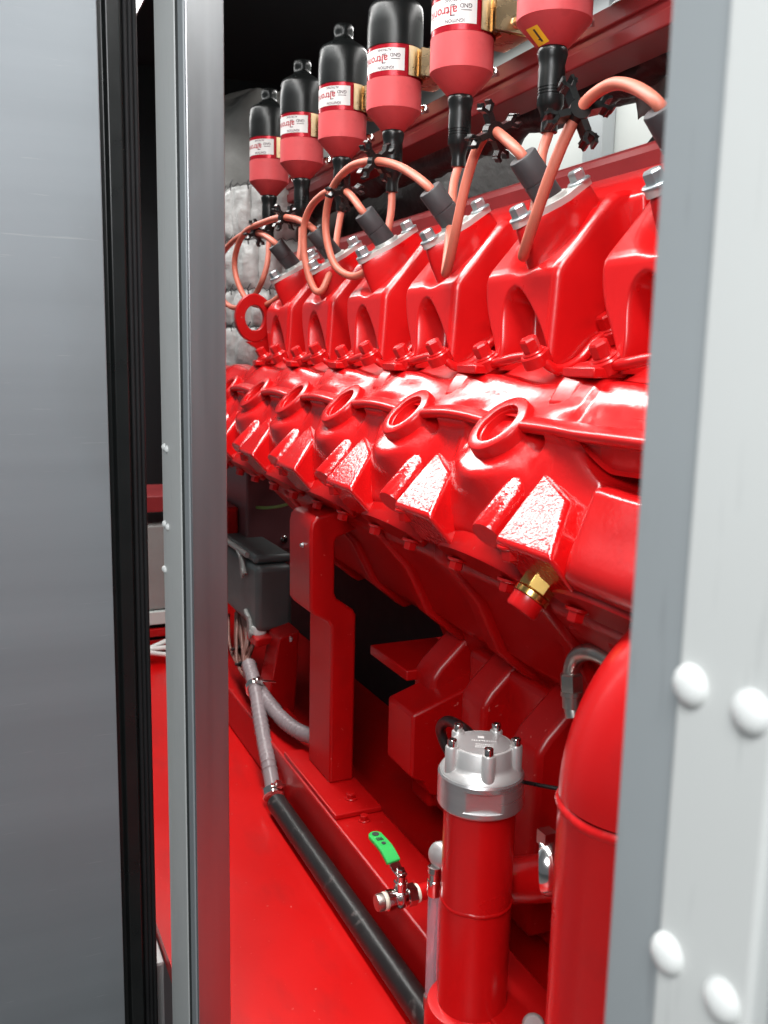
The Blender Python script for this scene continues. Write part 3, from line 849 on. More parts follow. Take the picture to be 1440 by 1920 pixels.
# black star shaped spacer clips on the cables
def clip(k, px, py, x, spin, label, s=1.0, lean=0.0):
    c = at(px, py, x=x)
    i = min(range(1, len(cable_pts[k]) - 1), key=lambda j: (cable_pts[k][j] - c).length)
    c = cable_pts[k][i]
    ax = (cable_pts[k][i + 1] - cable_pts[k][i - 1]).normalized()
    ax = (ax - c.normalized() * lean).normalized()
    u, v, w = frame_of(ax)
    bm = bmesh.new()
    lathe(bm, c - ax * 0.007, ax, [(0.0070, 0), (0.0098, 0), (0.0098, 0.014), (0.0070, 0.014)], 14)
    for j in range(4):
        a = spin + j * math.pi / 2
        d = u * math.cos(a) + v * math.sin(a); e = v * math.cos(a) - u * math.sin(a)
        obox(bm, c + d * 0.0125 * s, (d, e, ax), (0.0045 * s, 0.0032, 0.0065))
        for sg in (-1, 1):
            d2 = (d + e * sg * 0.75).normalized(); e2 = ax.cross(d2)
            obox(bm, c + d * 0.0165 * s + d2 * 0.0045, (d2, e2, ax), (0.0058 * s, 0.0018, 0.0060))
            d3 = (d - e * sg * 0.2).normalized()
            obox(bm, c + d * 0.0165 * s + d2 * 0.0088 + d3 * 0.0018, (d3, ax.cross(d3), ax), (0.0036 * s, 0.0015, 0.0060))
    o = finish(bm, 'cable_clip', 'black_rubber', smooth=0, weld=0)
    tag(o, label, 'clip', 'black star shaped cable clips')
clip(0, 1082, 212, .515, 0.3, 'large black star shaped clip on the cable nearest the right post', 1.25, 1.3)
clip(1, 925, 246, .516, 0.5, 'black star shaped clip at the top of the narrow cable loop', 1.1, 0.5)
clip(2, 706, 303, .515, 0.8, 'black star shaped clip on top of the large round cable loop')
clip(3, 645, 357, .515, 0.2, 'black star shaped clip half hidden behind the large round cable loop')
clip(4, 533, 408, .513, 0.9, 'small black clip on top of the round loop second from the left', 0.8)
clip(5, 482, 437, .514, 0.4, 'small black clip on the leftmost cable loop', 0.8)

# ------------------------------------------------------------------ rails and wraps behind the coils and heads
bm = bmesh.new()
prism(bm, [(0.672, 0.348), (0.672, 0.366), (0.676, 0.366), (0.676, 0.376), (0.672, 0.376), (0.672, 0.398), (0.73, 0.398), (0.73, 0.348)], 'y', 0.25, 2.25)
M['dark_red'] = simple('dark_red_surface', (0.22, 0.02, 0.022), 0.38, spec=0.4, scale=150, bump=0.12, dist=0.0006, vary=0.1, vscale=10)
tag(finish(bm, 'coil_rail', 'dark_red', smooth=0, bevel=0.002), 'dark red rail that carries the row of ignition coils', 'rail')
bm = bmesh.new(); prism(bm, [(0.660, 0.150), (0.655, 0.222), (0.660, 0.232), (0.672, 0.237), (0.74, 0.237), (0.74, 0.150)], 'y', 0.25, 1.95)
tag(finish(bm, 'rear_manifold', 'dark_red', smooth=30, bevel=0.003), 'dark red long manifold running behind the cylinder heads', 'manifold')  # darker red than the heads in front of it
def lumpy_tube(name, pts, r, amp, mat, seed, label, cat, freq=16, seg=20, n=10, parent=None):
    P = smooth_path(pts, n)
    bm = bmesh.new()
    t0 = (P[1] - P[0]).normalized(); u, v, _ = frame_of(t0)
    rings = []
    for i, p in enumerate(P):
        t = (P[min(i + 1, len(P) - 1)] - P[max(i - 1, 0)]).normalized()
        u = (u - t * u.dot(t)).normalized(); v = t.cross(u)
        ring = []
        for k in range(seg):
            a = 2 * math.pi * k / seg
            q = u * math.cos(a) + v * math.sin(a)
            s = noise.noise((p + q * r) * freq + Vector((seed, 0, 0))) + 0.5 * noise.noise((p + q * r) * freq * 2.3)
            ring.append(bm.verts.new(p + q * (r + amp * s)))
        rings.append(ring)
    for i in range(len(P) - 1):
        for k in range(seg): bm.faces.new([rings[i][k], rings[i][(k + 1) % seg], rings[i + 1][(k + 1) % seg], rings[i + 1][k]])
    bm.faces.new(rings[0][::-1]); bm.faces.new(rings[-1])
    return tag(finish(bm, name, mat, parent, smooth=80), label, cat)
lumpy_tube('wrapped_hose', [(0.775, 0.55, 0.368), (0.77, 0.9, 0.366), (0.772, 1.3, 0.362), (0.78, 1.7, 0.365), (0.79, 2.2, 0.37)], 0.027, 0.014, 'lumpy', 3, 'black crumpled wrapped hose running under the coil rail', 'hose', 22, n=22)
lumpy_tube('wrapped_duct', [(0.86, 0.70, 0.47), (0.86, 0.95, 0.445), (0.87, 1.15, 0.44), (0.90, 1.32, 0.46)], 0.062, 0.012, 'lumpy', 8, 'thick dark wrapped duct behind the nearest coil', 'duct', 12, n=14)
lumpy_tube('wrapped_duct', [(1.0, 1.72, 0.37), (0.98, 1.95, 0.33), (0.97, 2.25, 0.34), (0.96, 2.6, 0.36)], 0.115, 0.03, 'lumpy', 21, 'big black crumpled duct in the dark behind the middle coils', 'duct', 9, n=14)
lumpy_tube('wrapped_duct', [(0.92, 1.62, 0.26), (0.90, 1.9, 0.24), (0.88, 2.3, 0.22)], 0.060, 0.018, 'black_matt', 33, 'low black wrapped pipe behind the cylinder heads', 'duct', 12, n=14)
bm = bmesh.new()
grid(bm, lambda u, v: at(1196 + 70 * u, 75 + 150 * v, x=0.80 - 0.02 * math.sin(3 * u + 2 * v)) + Vector((0, 0, 0.006 * math.sin(9 * u))), 10, 12)
o = finish(bm, 'cloth_flap', 'duct_cloth', smooth=70)
sm = o.modifiers.new('thick', 'SOLIDIFY'); sm.thickness = 0.004
tag(o, 'brownish grey cloth flap hanging beside the right post', 'cloth flap')
bm = bmesh.new(); box(bm, (1.36, 1.80, FLOOR), (1.399, 1.87, 1.0)); tag(finish(bm, 'wall_stud', 'band_grey', smooth=0, bevel=0.003), 'grey vertical stud on the pale wall seen behind the coil cables', 'stud')
# small black gusset above the rear manifold near the right post
bm = bmesh.new(); prism(bm, [(0.62, 0.236), (0.86, 0.236), (0.82, 0.262), (0.78, 0.30), (0.72, 0.305)][::1], 'x', 0.70, 0.715)
tag(finish(bm, 'rubber_gusset', 'black_rubber', smooth=0), 'black rubber gusset standing on the dark red manifold near the right post', 'gusset')

# ------------------------------------------------------------------ grey duct and quilted blanket at the far left
bm = bmesh.new()
def duct_pt(u, v):
    a = 2 * math.pi * u; b_ = math.pi * (v - 0.5)
    d = Vector((math.cos(a) * math.cos(b_), math.sin(a) * math.cos(b_), math.sin(b_)))
    f = 0.012 * math.sin(a * 9 + 3 * b_) * math.cos(b_) + 0.02 * noise.noise(d * 3)
    return Vector((0.77, 2.34, 0.36)) + Vector((d.x * (0.285 + f), d.y * (0.2 + f), d.z * (0.315 + f)))
grid(bm, duct_pt, 80, 50, True)
tag(finish(bm, 'exhaust_cover', 'duct_cloth', smooth=80), 'bulging dark grey fabric cover at the top left behind the farthest coil', 'insulation cover')
bl = thing('insulation_blanket', 'silver grey quilted insulation blanket stitched with wire, left of the farthest head', 'insulation blanket')
zrows = [(-0.14, -0.03), (-0.03, 0.075), (0.075, 0.16), (0.16, 0.27), (0.27, 0.39)]
BC = Vector((0.70, 2.15, 0))
for r_i, (za, zb) in enumerate(zrows):
    for c_i in range(5):
        a0 = math.radians(150 + 24 * c_i + (8 if r_i % 2 else 0)); a1 = a0 + math.radians(24)
        sd = random.random() * 50
        bm = bmesh.new()
        def pil(u, v):
            e = (math.sin(math.pi * min(1, max(0, u))) ** 0.45) * (math.sin(math.pi * min(1, max(0, v))) ** 0.45)
            a = a0 + (a1 - a0) * u
            R = 0.125 + 0.020 * e + 0.007 * e * noise.noise(Vector((u * 4 + sd, v * 4, 0)))
            if r_i < 2: R += 0.010
            return BC + Vector((math.cos(a) * R, math.sin(a) * R, za + (zb - za) * v))
        grid(bm, pil, 12, 12)
        finish(bm, 'quilt_pad', 'blanket', bl, smooth=80)
for r_i, (za, zb) in enumerate(zrows):
    bm = bmesh.new()
    pts = []
    for j in range(40):
        a = math.radians(150 + 3.1 * j)
        pts.append(BC + Vector((math.cos(a) * 0.137, math.sin(a) * 0.137, zb + 0.004 * math.sin(j * 2.1))))
    tube(bm, pts, 0.0011, 5)
    for j in range(5):
        a = math.radians(160 + 21 * j)
        q = BC + Vector((math.cos(a) * 0.142, math.sin(a) * 0.142, zb))
        tube(bm, [q + Vector((0, 0.002, -0.012)), q + Vector((-0.004, -0.004, 0)), q + Vector((0.003, -0.002, 0.012))], 0.0014, 5)
    finish(bm, 'stitching', 'wire', bl, smooth=60)
place(bl, (0.70, 2.15, -0.14))
bm = bmesh.new(); lathe(bm, (0.70, 2.15, -0.17), (0, 0, 1), [(0.17, 0), (0.17, 0.028), (0.15, 0.03)], 40)
tag(finish(bm, 'turbo_flange', 'blanket', smooth=40), 'grey flange ring under the quilted blanket', 'flange')
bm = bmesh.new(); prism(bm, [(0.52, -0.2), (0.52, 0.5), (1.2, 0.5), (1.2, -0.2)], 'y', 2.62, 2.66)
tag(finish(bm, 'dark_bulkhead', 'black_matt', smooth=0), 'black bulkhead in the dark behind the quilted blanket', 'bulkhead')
# red lifting eye
LYY = 1.70
bm = bmesh.new()
ec = at(478, 596, y=LYY)
N = 36
ring = []
for y in (LYY, LYY + 0.014):
    for R in (0.046, 0.024):
        ring.append([bm.verts.new((ec.x + R * (0.78 if R < 0.03 else 0.80) * math.cos(2 * math.pi * i / N), y, ec.z + R * 0.98 * math.sin(2 * math.pi * i / N))) for i in range(N)])
for i in range(N):
    j = (i + 1) % N
    bm.faces.new([ring[0][i], ring[0][j], ring[1][j], ring[1][i]]); bm.faces.new([ring[2][i], ring[3][i], ring[3][j], ring[2][j]])
    bm.faces.new([ring[0][i], ring[2][i], ring[2][j], ring[0][j]]); bm.faces.new([ring[1][i], ring[1][j], ring[3][j], ring[3][i]])
arm = [at(462, 640, y=LYY), at(530, 685, y=LYY), at(560, 670, y=LYY), at(560, 590, y=LYY), at(503, 590, y=LYY), at(500, 625, y=LYY), at(490, 638, y=LYY)]
prism(bm, [(p.x, p.z) for p in arm], 'y', LYY + 0.001, LYY + 0.013)
tag(finish(bm, 'lifting_eye', 'red_frame', smooth=35, bevel=0.0015), 'flat red lifting eye with an oval hole, left of the farthest cylinder head', 'lifting eye')

# ------------------------------------------------------------------ base beam, support post, pipe
bm = bmesh.new(); box(bm, (0.42, -0.3, FLOOR + 0.001), (0.494, 1.98, -0.607))
o = finish(bm, 'base_beam', 'red_frame', smooth=0, bevel=0.003)
tag(o, 'long red base beam under the engine, with the support post on it', 'beam')
sp = thing('support_post', 'red cranked support post standing on the base beam under the engine', 'post')
prof = [(0.449, -0.600), (0.449, -0.366), (0.4440, -0.358), (0.4225, -0.346), (0.4170, -0.338), (0.4165, -0.228), (0.4190, -0.2155), (0.4260, -0.2090), (0.44, -0.206), (0.515, -0.188), (0.540, -0.205), (0.505, -0.222), (0.4570, -0.239), (0.4535, -0.245), (0.4535, -0.318), (0.4570, -0.326), (0.4820, -0.344), (0.4865, -0.352), (0.4865, -0.600)]
bm = bmesh.new(); prism(bm, prof, 'y', 1.142, 1.232); finish(bm, 'column', 'red_frame', sp, smooth=40, bevel=0.004, segs=3, angle=40)
bm = bmesh.new(); box(bm, (0.4225, 1.052, -0.6065), (0.4915, 1.27, -0.5995)); finish(bm, 'foot_plate', 'red_frame', sp, smooth=0, bevel=0.0015)
p = at(658, 1497, z=-0.5995); bm = bmesh.new(); hex_bolt(bm, (p.x, p.y, -0.5995), (0, 0, 1), 0.0065, 0.006, 1.4, 0.002); finish(bm, 'foot_bolt', 'red_frame', sp, smooth=30)
p = at(568, 1022, x=0.4163); bm = bmesh.new(); hex_bolt(bm, p, (-1, 0, 0), 0.003, 0.003, 1.3, 0.001); finish(bm, 'small_screw', 'zinc_bolt', sp, smooth=30)
place(sp, (0.465, 1.18, -0.607))
p = at(683, 1538, z=-0.607); bm = bmesh.new(); hex_bolt(bm, (p.x, p.y, -0.607), (0, 0, 1), 0.0060, 0.006, 1.4, 0.002)
tag(finish(bm, 'beam_bolt', 'red_frame', smooth=30), 'red bolt on the base beam just in front of the post foot', 'bolt')
bm = bmesh.new(); tube(bm, [(0.400, 1.235, -0.664), (0.400, 0.9, -0.664), (0.400, 0.4, -0.664), (0.400, -0.2, -0.664)], 0.0152, 24)
tag(finish(bm, 'drain_hose', 'black_hose', smooth=60), 'thick black hose lying along the foot of the base beam', 'hose')

# spiral conduits, clamps and wires
def spiral(name, pts, r, mat, label, cat, pitch=0.011):
    P = smooth_path(pts, 16)
    bm = bmesh.new()
    L = 0; R = []
    fine = []
    for i in range(len(P) - 1):
        m_ = max(1, int((P[i + 1] - P[i]).length / (pitch / 6)))
        fine += [P[i].lerp(P[i + 1], j / m_) for j in range(m_)]
    fine.append(P[-1])
    for i, p in enumerate(fine):
        if i: L += (p - fine[i - 1]).length
        ph = (L % pitch) / pitch
        R.append(r * (0.955 if ph > 0.20 else 1.06))
    tube(bm, fine, R, 18)
    return tag(finish(bm, name, mat, smooth=60), label, cat)
c1 = [at(514, 1492, x=.402), at(503, 1430, x=.408), at(490, 1360, x=.418), at(479, 1292, x=.428), at(466, 1245, x=.436)]
spiral('conduit', c1, 0.0125, 'conduit', 'grey spiral conduit feeding into the black hose', 'conduit')
c2 = [at(478, 1280, x=.436), at(505, 1320, x=.440), at(540, 1358, x=.447), at(580, 1380, x=.462), at(620, 1385, x=.48)]
spiral('conduit', c2, 0.0120, 'conduit', 'grey spiral conduit curving away behind the support post', 'conduit')
def clamp_ring(c, ax, r, label, tail):
    t = thing('hose_clamp', label, 'hose clamp', 'steel hose clamps on the conduits')
    ax = Vector(ax).normalized()
    bm = bmesh.new(); lathe(bm, Vector(c) - ax * 0.006, ax, [(r, 0), (r + 0.0016, 0.0003), (r + 0.0016, 0.0117), (r, 0.012)], 28); finish(bm, 'ring', 'chrome', t, smooth=40)
    u, v, w = frame_of(ax)
    e = Vector(tail).normalized()
    bm = bmesh.new()
    obox(bm, Vector(c) + e * (r + 0.004), (e, ax, e.cross(ax)), (0.004, 0.0055, 0.005))
    s = e.cross(ax).normalized()
    tube(bm, [Vector(c) + e * (r + 0.004) - s * 0.012, Vector(c) + e * (r + 0.004) + s * 0.030], 0.0022, 8)
    finish(bm, 'screw', 'chrome', t, smooth=30)
    place(t, c)
clamp_ring(at(512, 1487, x=.402), c1[0] - c1[1], 0.0150, 'steel clamp where the grey conduit meets the black hose', (0.3, -0.4, 0.8))
clamp_ring(at(479, 1290, x=.430), c1[3] - c1[4], 0.0158, 'steel clamp gathering the two grey conduits', (0.2, -0.5, 0.9))
for i in range(18):
    f = i / 17
    off = Vector((random.uniform(-.010, .010), random.uniform(-.016, .016), 0))
    e0 = at(478, 1282, x=.432) + off * 0.8
    if i < 6: pts = [e0, at(452, 1245, x=.44) + off, at(436 + i * 3, 1205, x=.45) + off, at(434 + i * 4, 1150, x=.47) + off]
    else: pts = [e0, at(462, 1235, x=.44) + off * 0.7, at(452 + (i - 6) * 2.4, 1200, x=.452) + off * 0.5, at(452 + (i - 6) * 2.4, 1150, x=.470) + Vector((0, 0.03, 0))]
    bm = bmesh.new(); tube(bm, smooth_path(pts, 8), 0.0030, 7)
    tag(finish(bm, 'wire', 'copper_wire', smooth=60), 'thin cream wire in the bundle below the grey junction box', 'wire', 'wires between junction box and conduit')
bm = bmesh.new()
for q in ((455, 1243, .44), (446, 1215, .446), (468, 1252, .436)):
    c = at(*q[:2], x=q[2]); lathe(bm, c, (-0.3, 0.3, 1), [(0.014, 0), (0.0148, 0.0005), (0.0148, 0.003), (0.014, 0.0035)], 20)
tag(finish(bm, 'cable_ties', 'black_rubber', smooth=40), 'thin black ties round the wire bundle', 'cable ties')

# junction box
jb = thing('junction_box', 'dark grey junction box with hinged latches beside the left post', 'junction box')
bm = bmesh.new(); box(bm, (0.452, 1.515, -0.482), (0.52, 1.90, -0.362)); finish(bm, 'box_body', 'jbox', jb, smooth=30, bevel=0.010, segs=3)
bm = bmesh.new(); box(bm, (0.455, 1.535, -0.361), (0.525, 1.90, -0.345)); finish(bm, 'lid', 'jbox', jb, smooth=30, bevel=0.006)
def latch(c):
    bm = bmesh.new()
    c = Vector(c)
    tube(bm, [c, c + Vector((0, -0.03, -0.012)), c + Vector((0, -0.045, -0.034))], 0.0042, 8)
    lathe(bm, c + Vector((-0.004, -0.048, -0.030)), (-1, 0, 0), [(0.0035, 0), (0.0075, 0), (0.0075, 0.004), (0.0035, 0.004)], 16)
    obox(bm, c + Vector((-0.002, -0.030, -0.024)), ((0, 0.4, 1), (1, 0, 0), (0, 1, -0.4)), (0.020, 0.0018, 0.006))
    finish(bm, 'latch', 'jbox_light', jb, smooth=30)
latch((0.448, 1.62, -0.352)); latch((0.449, 1.575, -0.455))
bm = bmesh.new(); tube(bm, [(0.451, 1.90, -0.350), (0.451, 1.57, -0.350)], 0.0055, 10); finish(bm, 'hinge_rod', 'jbox_light', jb, smooth=50)
g = at(486, 1184, x=.462)
bm = bmesh.new(); lathe(bm, g, (0.15, -0.1, -1), [(0.012, -0.012), (0.013, -0.01), (0.013, 0.006), (0.0105, 0.007), (0.0105, 0.014)], 18); finish(bm, 'gland', 'white_cable', jb, smooth=35)
bm = bmesh.new(); p = at(545, 1196, x=.50); hex_bolt(bm, p, (-0.5, -0.8, 0), 0.006, 0.006); finish(bm, 'box_screw', 'zinc_bolt', jb, smooth=30)
place(jb, (0.48, 1.7, -0.482))
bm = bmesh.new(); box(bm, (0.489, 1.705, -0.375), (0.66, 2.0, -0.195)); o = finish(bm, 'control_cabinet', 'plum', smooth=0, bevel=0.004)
tag(o, 'dark plum box in the shade under the far end of the engine block', 'cabinet')
bm = bmesh.new(); p = at(534, 1013, y=1.70); hex_bolt(bm, (p.x, 1.7048, p.z), (0, -1, 0), 0.0055, 0.005, 1.4, 0.002); finish(bm, 'cabinet_screw', 'chrome', o, smooth=30)
bm = bmesh.new(); tube(bm, [at(508, 1047, x=.50), at(540, 1068, x=.515)], 0.006, 10); tag(finish(bm, 'red_stub', 'red_frame', smooth=50), 'short dark red stub pipe below the plum box', 'pipe')
bm = bmesh.new(); box(bm, (0.464, 1.76, -0.362), (0.4875, 1.90, -0.292)); tag(finish(bm, 'red_bracket', 'red_frame', smooth=0, bevel=0.004), 'small red bracket glimpsed beside the left post under the block', 'bracket')
bm = bmesh.new(); tube(bm, smooth_path([at(415, 925, x=.52), at(450, 945, x=.515), at(490, 952, x=.51), at(530, 948, x=.52), at(560, 935, x=.53)], 8), 0.003, 8)
M['earth'] = simple('green_yellow_sleeve', (0.16, 0.26, 0.04), 0.45, bump=0)
tag(finish(bm, 'earth_wire', 'earth', smooth=50), 'green earth wire sagging under the far end of the block', 'wire')
# dark red brace leaning behind the post
bm = bmesh.new()
q = [at(*c, y=1.46) for c in ((524, 1196), (562, 1182), (552, 1352), (505, 1300))]
prism(bm, [(p.x, p.z) for p in q], 'y', 1.46, 1.52)
q = [at(*c, y=1.50) for c in ((480, 1200), (520, 1190), (520, 1204), (480, 1216))]
prism(bm, [(p.x, p.z) for p in q], 'y', 1.50, 1.56)
tag(finish(bm, 'leaning_brace', 'red_frame', smooth=0, bevel=0.003), 'red leaning brace behind the conduits, left of the post', 'brace')
# plum sheet behind the post
bm = bmesh.new()
q = [at(*c, y=1.80) for c in ((640, 1190), (800, 1275), (760, 1312), (640, 1345))]
prism(bm, [(p.x, p.z) for p in q], 'y', 1.80, 1.812)
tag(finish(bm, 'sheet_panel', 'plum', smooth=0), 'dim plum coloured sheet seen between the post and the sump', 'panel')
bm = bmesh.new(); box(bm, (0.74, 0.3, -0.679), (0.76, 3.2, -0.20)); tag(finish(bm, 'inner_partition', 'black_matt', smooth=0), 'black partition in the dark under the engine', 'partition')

# ------------------------------------------------------------------ oil filter
FXc, FYc = 0.42, 0.683
fl = thing('oil_filter', 'red upright filter housing with a silver bolted aluminium cap', 'filter')
bm = bmesh.new(); lathe(bm, (FXc, FYc, 0), (0, 0, 1), [(0.0338, -0.612), (0.0338, -0.540), (0.0338, -0.398)], 44)
finish(bm, 'canister', 'red', fl, smooth=50)
def ring_r(a, z):
    R = 0.0402
    th = math.atan2(-FYc, -FXc) + 0.10
    if -0.3975 < z < -0.378:
        c = math.cos(a - th)
        if c > 0.2: R = min(R, 0.0360 / c)
    return R
bm = bmesh.new()
zs = [-0.4035, -0.4020, -0.3977, -0.3974, -0.3781, -0.3778, -0.3735, -0.3715]
V = [[None] * 96 for _ in zs]
for i, z in enumerate(zs):
    for k in range(96):
        a = 2 * math.pi * k / 96
        R = ring_r(a, z) - (0.0012 if i in (0, 7) else 0)
        V[i][k] = bm.verts.new((FXc + R * math.cos(a), FYc + R * math.sin(a), z))
for i in range(len(zs) - 1):
    for k in range(96): bm.faces.new([V[i][k], V[i][(k + 1) % 96], V[i + 1][(k + 1) % 96], V[i + 1][k]])
bm.faces.new(V[0][::-1]); bm.faces.new(V[-1])
finish(bm, 'cap_ring', 'alu_turned', fl, smooth=30)
ZT = -0.3455
bm = bmesh.new(); lathe(bm, (FXc, FYc, 0), (0, 0, 1), [(0.0385, -0.3714), (0.0375, -0.3690), (0.0330, -0.3655), (0.0312, -0.3640), (0.0300, -0.3615), (0.0292, ZT - 0.0012), (0.0284, ZT - 0.0002), (0.0262, ZT), (0.0258, ZT - 0.0005), (0.0005, ZT - 0.0005)], 44)
for k in range(5):
    a = math.radians(-110 + 72 * k)
    lathe(bm, (FXc + 0.0312 * math.cos(a), FYc + 0.0312 * math.sin(a), 0), (0, 0, 1), [(0.0064, -0.370), (0.0062, ZT), (0.0056, ZT + 0.0012)], 16)
cap_f = finish(bm, 'cap', 'alu_cast', fl, smooth=40)
for k in range(5):
    a = math.radians(-110 + 72 * k)
    c = Vector((FXc + 0.0312 * math.cos(a), FYc + 0.0312 * math.sin(a), ZT + 0.0012))
    bm = bmesh.new(); lathe(bm, c, (0, 0, 1), [(0.0044, 0), (0.0044, 0.0062), (0.0040, 0.0068), (0.0024, 0.0068), (0.0022, 0.0030), (0.0003, 0.0030)], 14)
    finish(bm, 'cap_bolt', 'chrome', cap_f, smooth=35)
M['alu_face'] = simple('cap_face_metal', (0.36, 0.35, 0.35), 0.45, metal=0.55, scale=500, bump=0.08, vary=0.06)
bm = bmesh.new(); lathe(bm, (FXc, FYc, 0), (0, 0, 1), [(0.0262, ZT - 0.0005), (0.0260, ZT + 0.0003), (0.0005, ZT + 0.0003)], 40, cap=(False, False))
finish(bm, 'cap_face', 'alu_face', cap_f, smooth=40)
# worn print on the cap: an emblem block and lines too small to read
bm = bmesh.new()
def top_mark(u0, u1, v0, v1):
    rx = Vector((0.85, -0.53, 0)); fy = Vector((0.53, 0.85, 0))
    v = [bm.verts.new(Vector((FXc, FYc, ZT + 0.0005)) + rx * a + fy * b_) for a, b_ in ((u0, v0), (u1, v0), (u1, v1), (u0, v1))]
    bm.faces.new(v)
top_mark(-0.0045, 0.0015, 0.0085, 0.0135)
x = -0.010
while x < 0.012:
    w = random.uniform(0.0008, 0.0018); top_mark(x, x + w, 0.0020, 0.0040); x += w + random.uniform(0.0004, 0.0012)
for v0 in (-0.0060, -0.0095, -0.0125):
    x = -0.006
    while x < 0.010:
        w = random.uniform(0.0006, 0.0016); top_mark(x, x + w, v0, v0 + 0.0016); x += w + random.uniform(0.0003, 0.0008)
finish(bm, 'printed_marks', 'label', cap_f, smooth=0)
bm = bmesh.new(); lathe(bm, (FXc, FYc, 0), (0, 0, 1), [(0.046, FLOOR), (0.046, -0.622), (0.043, -0.612), (0.0345, -0.610)], 40)
finish(bm, 'foot', 'red', fl, smooth=40)
bm = bmesh.new(); prism(bm, [(0.415, 0.650), (0.482, 0.628), (0.492, 0.672), (0.43, 0.72)], 'z', -0.66, -0.6125); finish(bm, 'foot_bracket', 'red', fl, smooth=30, bevel=0.003)
place(fl, (FXc, FYc, FLOOR))
bm = bmesh.new(); tube(bm, [at(930, 1652, x=.478), at(1000, 1648, x=.480), at(1060, 1640, x=.482)], 0.0225, 24)
tag(finish(bm, 'branch_pipe', 'red', smooth=50), 'short red pipe running from the filter to the thick red pipe', 'pipe')
bm = bmesh.new(); p = at(1030, 1622, x=.425); lathe(bm, p, (0.7, -0.6, 0.1), [(0.0235, -0.006), (0.0245, -0.004), (0.0245, 0.004), (0.0235, 0.006)], 28); obox(bm, p + Vector((-0.004, 0, 0.026)), ((1, 0, 0), (0, 1, 0), (0, 0, 1)), (0.006, 0.006, 0.006))
tag(finish(bm, 'pipe_clamp', 'chrome', smooth=40), 'silver clamp on the short red pipe beside the thick red pipe', 'pipe clamp')

# thick red pipe with an elbow at the right
pp = thing('coolant_pipe', 'thick glossy red pipe with a welded elbow beside the right door post', 'pipe')
TX, TY, TR = 0.42, 0.470, 0.0560
bm = bmesh.new(); lathe(bm, (TX, TY, 0), (0, 0, 1), [(TR + 0.014, -0.70), (TR + 0.012, -0.66), (TR + 0.004, -0.60), (TR, -0.565), (TR, -0.309)], 56); finish(bm, 'straight', 'red', pp, smooth=60)
bm = bmesh.new()
ER = 0.105
pts = [Vector((TX + ER - ER * math.cos(a), TY, -0.303 + ER * math.sin(a))) for a in [math.pi / 2 * i / 24 for i in range(25)]] + [Vector((TX + ER + 0.06, TY, -0.303 + ER))]
tube(bm, pts, TR, 56); finish(bm, 'elbow', 'red', pp, smooth=60)
def weld_ring(cx, cy, cz, r, w, h, seed):
    bm = bmesh.new()
    N = 160
    rows = []
    for i in range(N):
        a = 2 * math.pi * i / N
        k = 0.72 + 0.28 * abs(math.sin(i * 0.9 + seed)) + 0.35 * noise.noise(Vector((math.cos(a) * 4, math.sin(a) * 4, seed)))
        dz = 0.0014 * noise.noise(Vector((math.cos(a) * 2, math.sin(a) * 2, seed + 5)))
        rows.append([bm.verts.new((cx + (r + o) * math.cos(a), cy + (r + o) * math.sin(a), cz + dz + z)) for o, z in ((-0.001, -w), (h * 0.6 * k, -w * 0.5), (h * k, 0.0), (h * 0.6 * k, w * 0.5), (-0.001, w))])
    for i in range(N):
        for j in range(4): bm.faces.new([rows[i][j], rows[(i + 1) % N][j], rows[(i + 1) % N][j + 1], rows[i][j + 1]])
    return bm
finish(weld_ring(TX, TY, -0.307, TR, 0.0046, 0.0022, 1.0), 'weld_seam', 'red', pp, smooth=80)
wf = finish(weld_ring(FXc, FYc, -0.5015, 0.0338, 0.0030, 0.0013, 4.0), 'weld_seam', 'red_frame', fl, smooth=80)
wf.matrix_parent_inverse = Matrix.Translation(-fl.location)
place(pp, (TX, TY, -0.70))

# ball valve
vy, vz = 0.80, -0.565
bv = thing('ball_valve', 'small chrome ball valve with a green lever on the base beam', 'valve')
X = Vector((1, 0, 0))
bm = bmesh.new(); lathe(bm, (0, vy, vz), X, [(0.0062, 0.369), (0.0086, 0.3695), (0.0092, 0.372), (0.0092, 0.377)], 20); finish(bm, 'end_plug', 'steel_tube', bv, smooth=40)
bm = bmesh.new(); lathe(bm, (0, vy, vz), X, [(0.0090, 0.377), (0.0096, 0.3775), (0.0096, 0.380), (0.0090, 0.3805)], 20); finish(bm, 'tape', 'ptfe', bv, smooth=40)
bm = bmesh.new(); lathe(bm, (0, vy, vz), X, [(0.0092, 0.3805), (0.0108, 0.381), (0.0108, 0.388), (0.0098, 0.3885), (0.0098, 0.3915), (0.0112, 0.394), (0.0118, 0.398), (0.0112, 0.402), (0.0100, 0.4045)], 24); finish(bm, 'body', 'chrome', bv, smooth=35)
bm = bmesh.new(); lathe(bm, (0, vy, vz), X, [(0.0106, 0.4048), (0.0118, 0.4052), (0.0118, 0.4148), (0.0106, 0.4152)], 6); finish(bm, 'hex_end', 'chrome', bv, smooth=25)
bm = bmesh.new(); lathe(bm, (0, vy, vz), X, [(0.0095, 0.4152), (0.0100, 0.416), (0.0100, 0.4185), (0.0092, 0.419)], 20); finish(bm, 'tape', 'ptfe', bv, smooth=40)
bm = bmesh.new(); lathe(bm, (0, vy, vz), X, [(0.0090, 0.419), (0.0090, 0.448)], 20); finish(bm, 'nipple', 'red', bv, smooth=40)
bm = bmesh.new(); lathe(bm, (0.3975, vy, vz), (0, 0, 1), [(0.0075, 0.008), (0.0075, 0.019), (0.0060, 0.020), (0.0060, 0.026), (0.0042, 0.0265)], 16); hex_bolt(bm, (0.3975, vy, vz + 0.0285), (0, 0, 1), 0.0045, 0.004, 1.3, 0.001); finish(bm, 'stem', 'chrome', bv, smooth=30)
bm = bmesh.new()
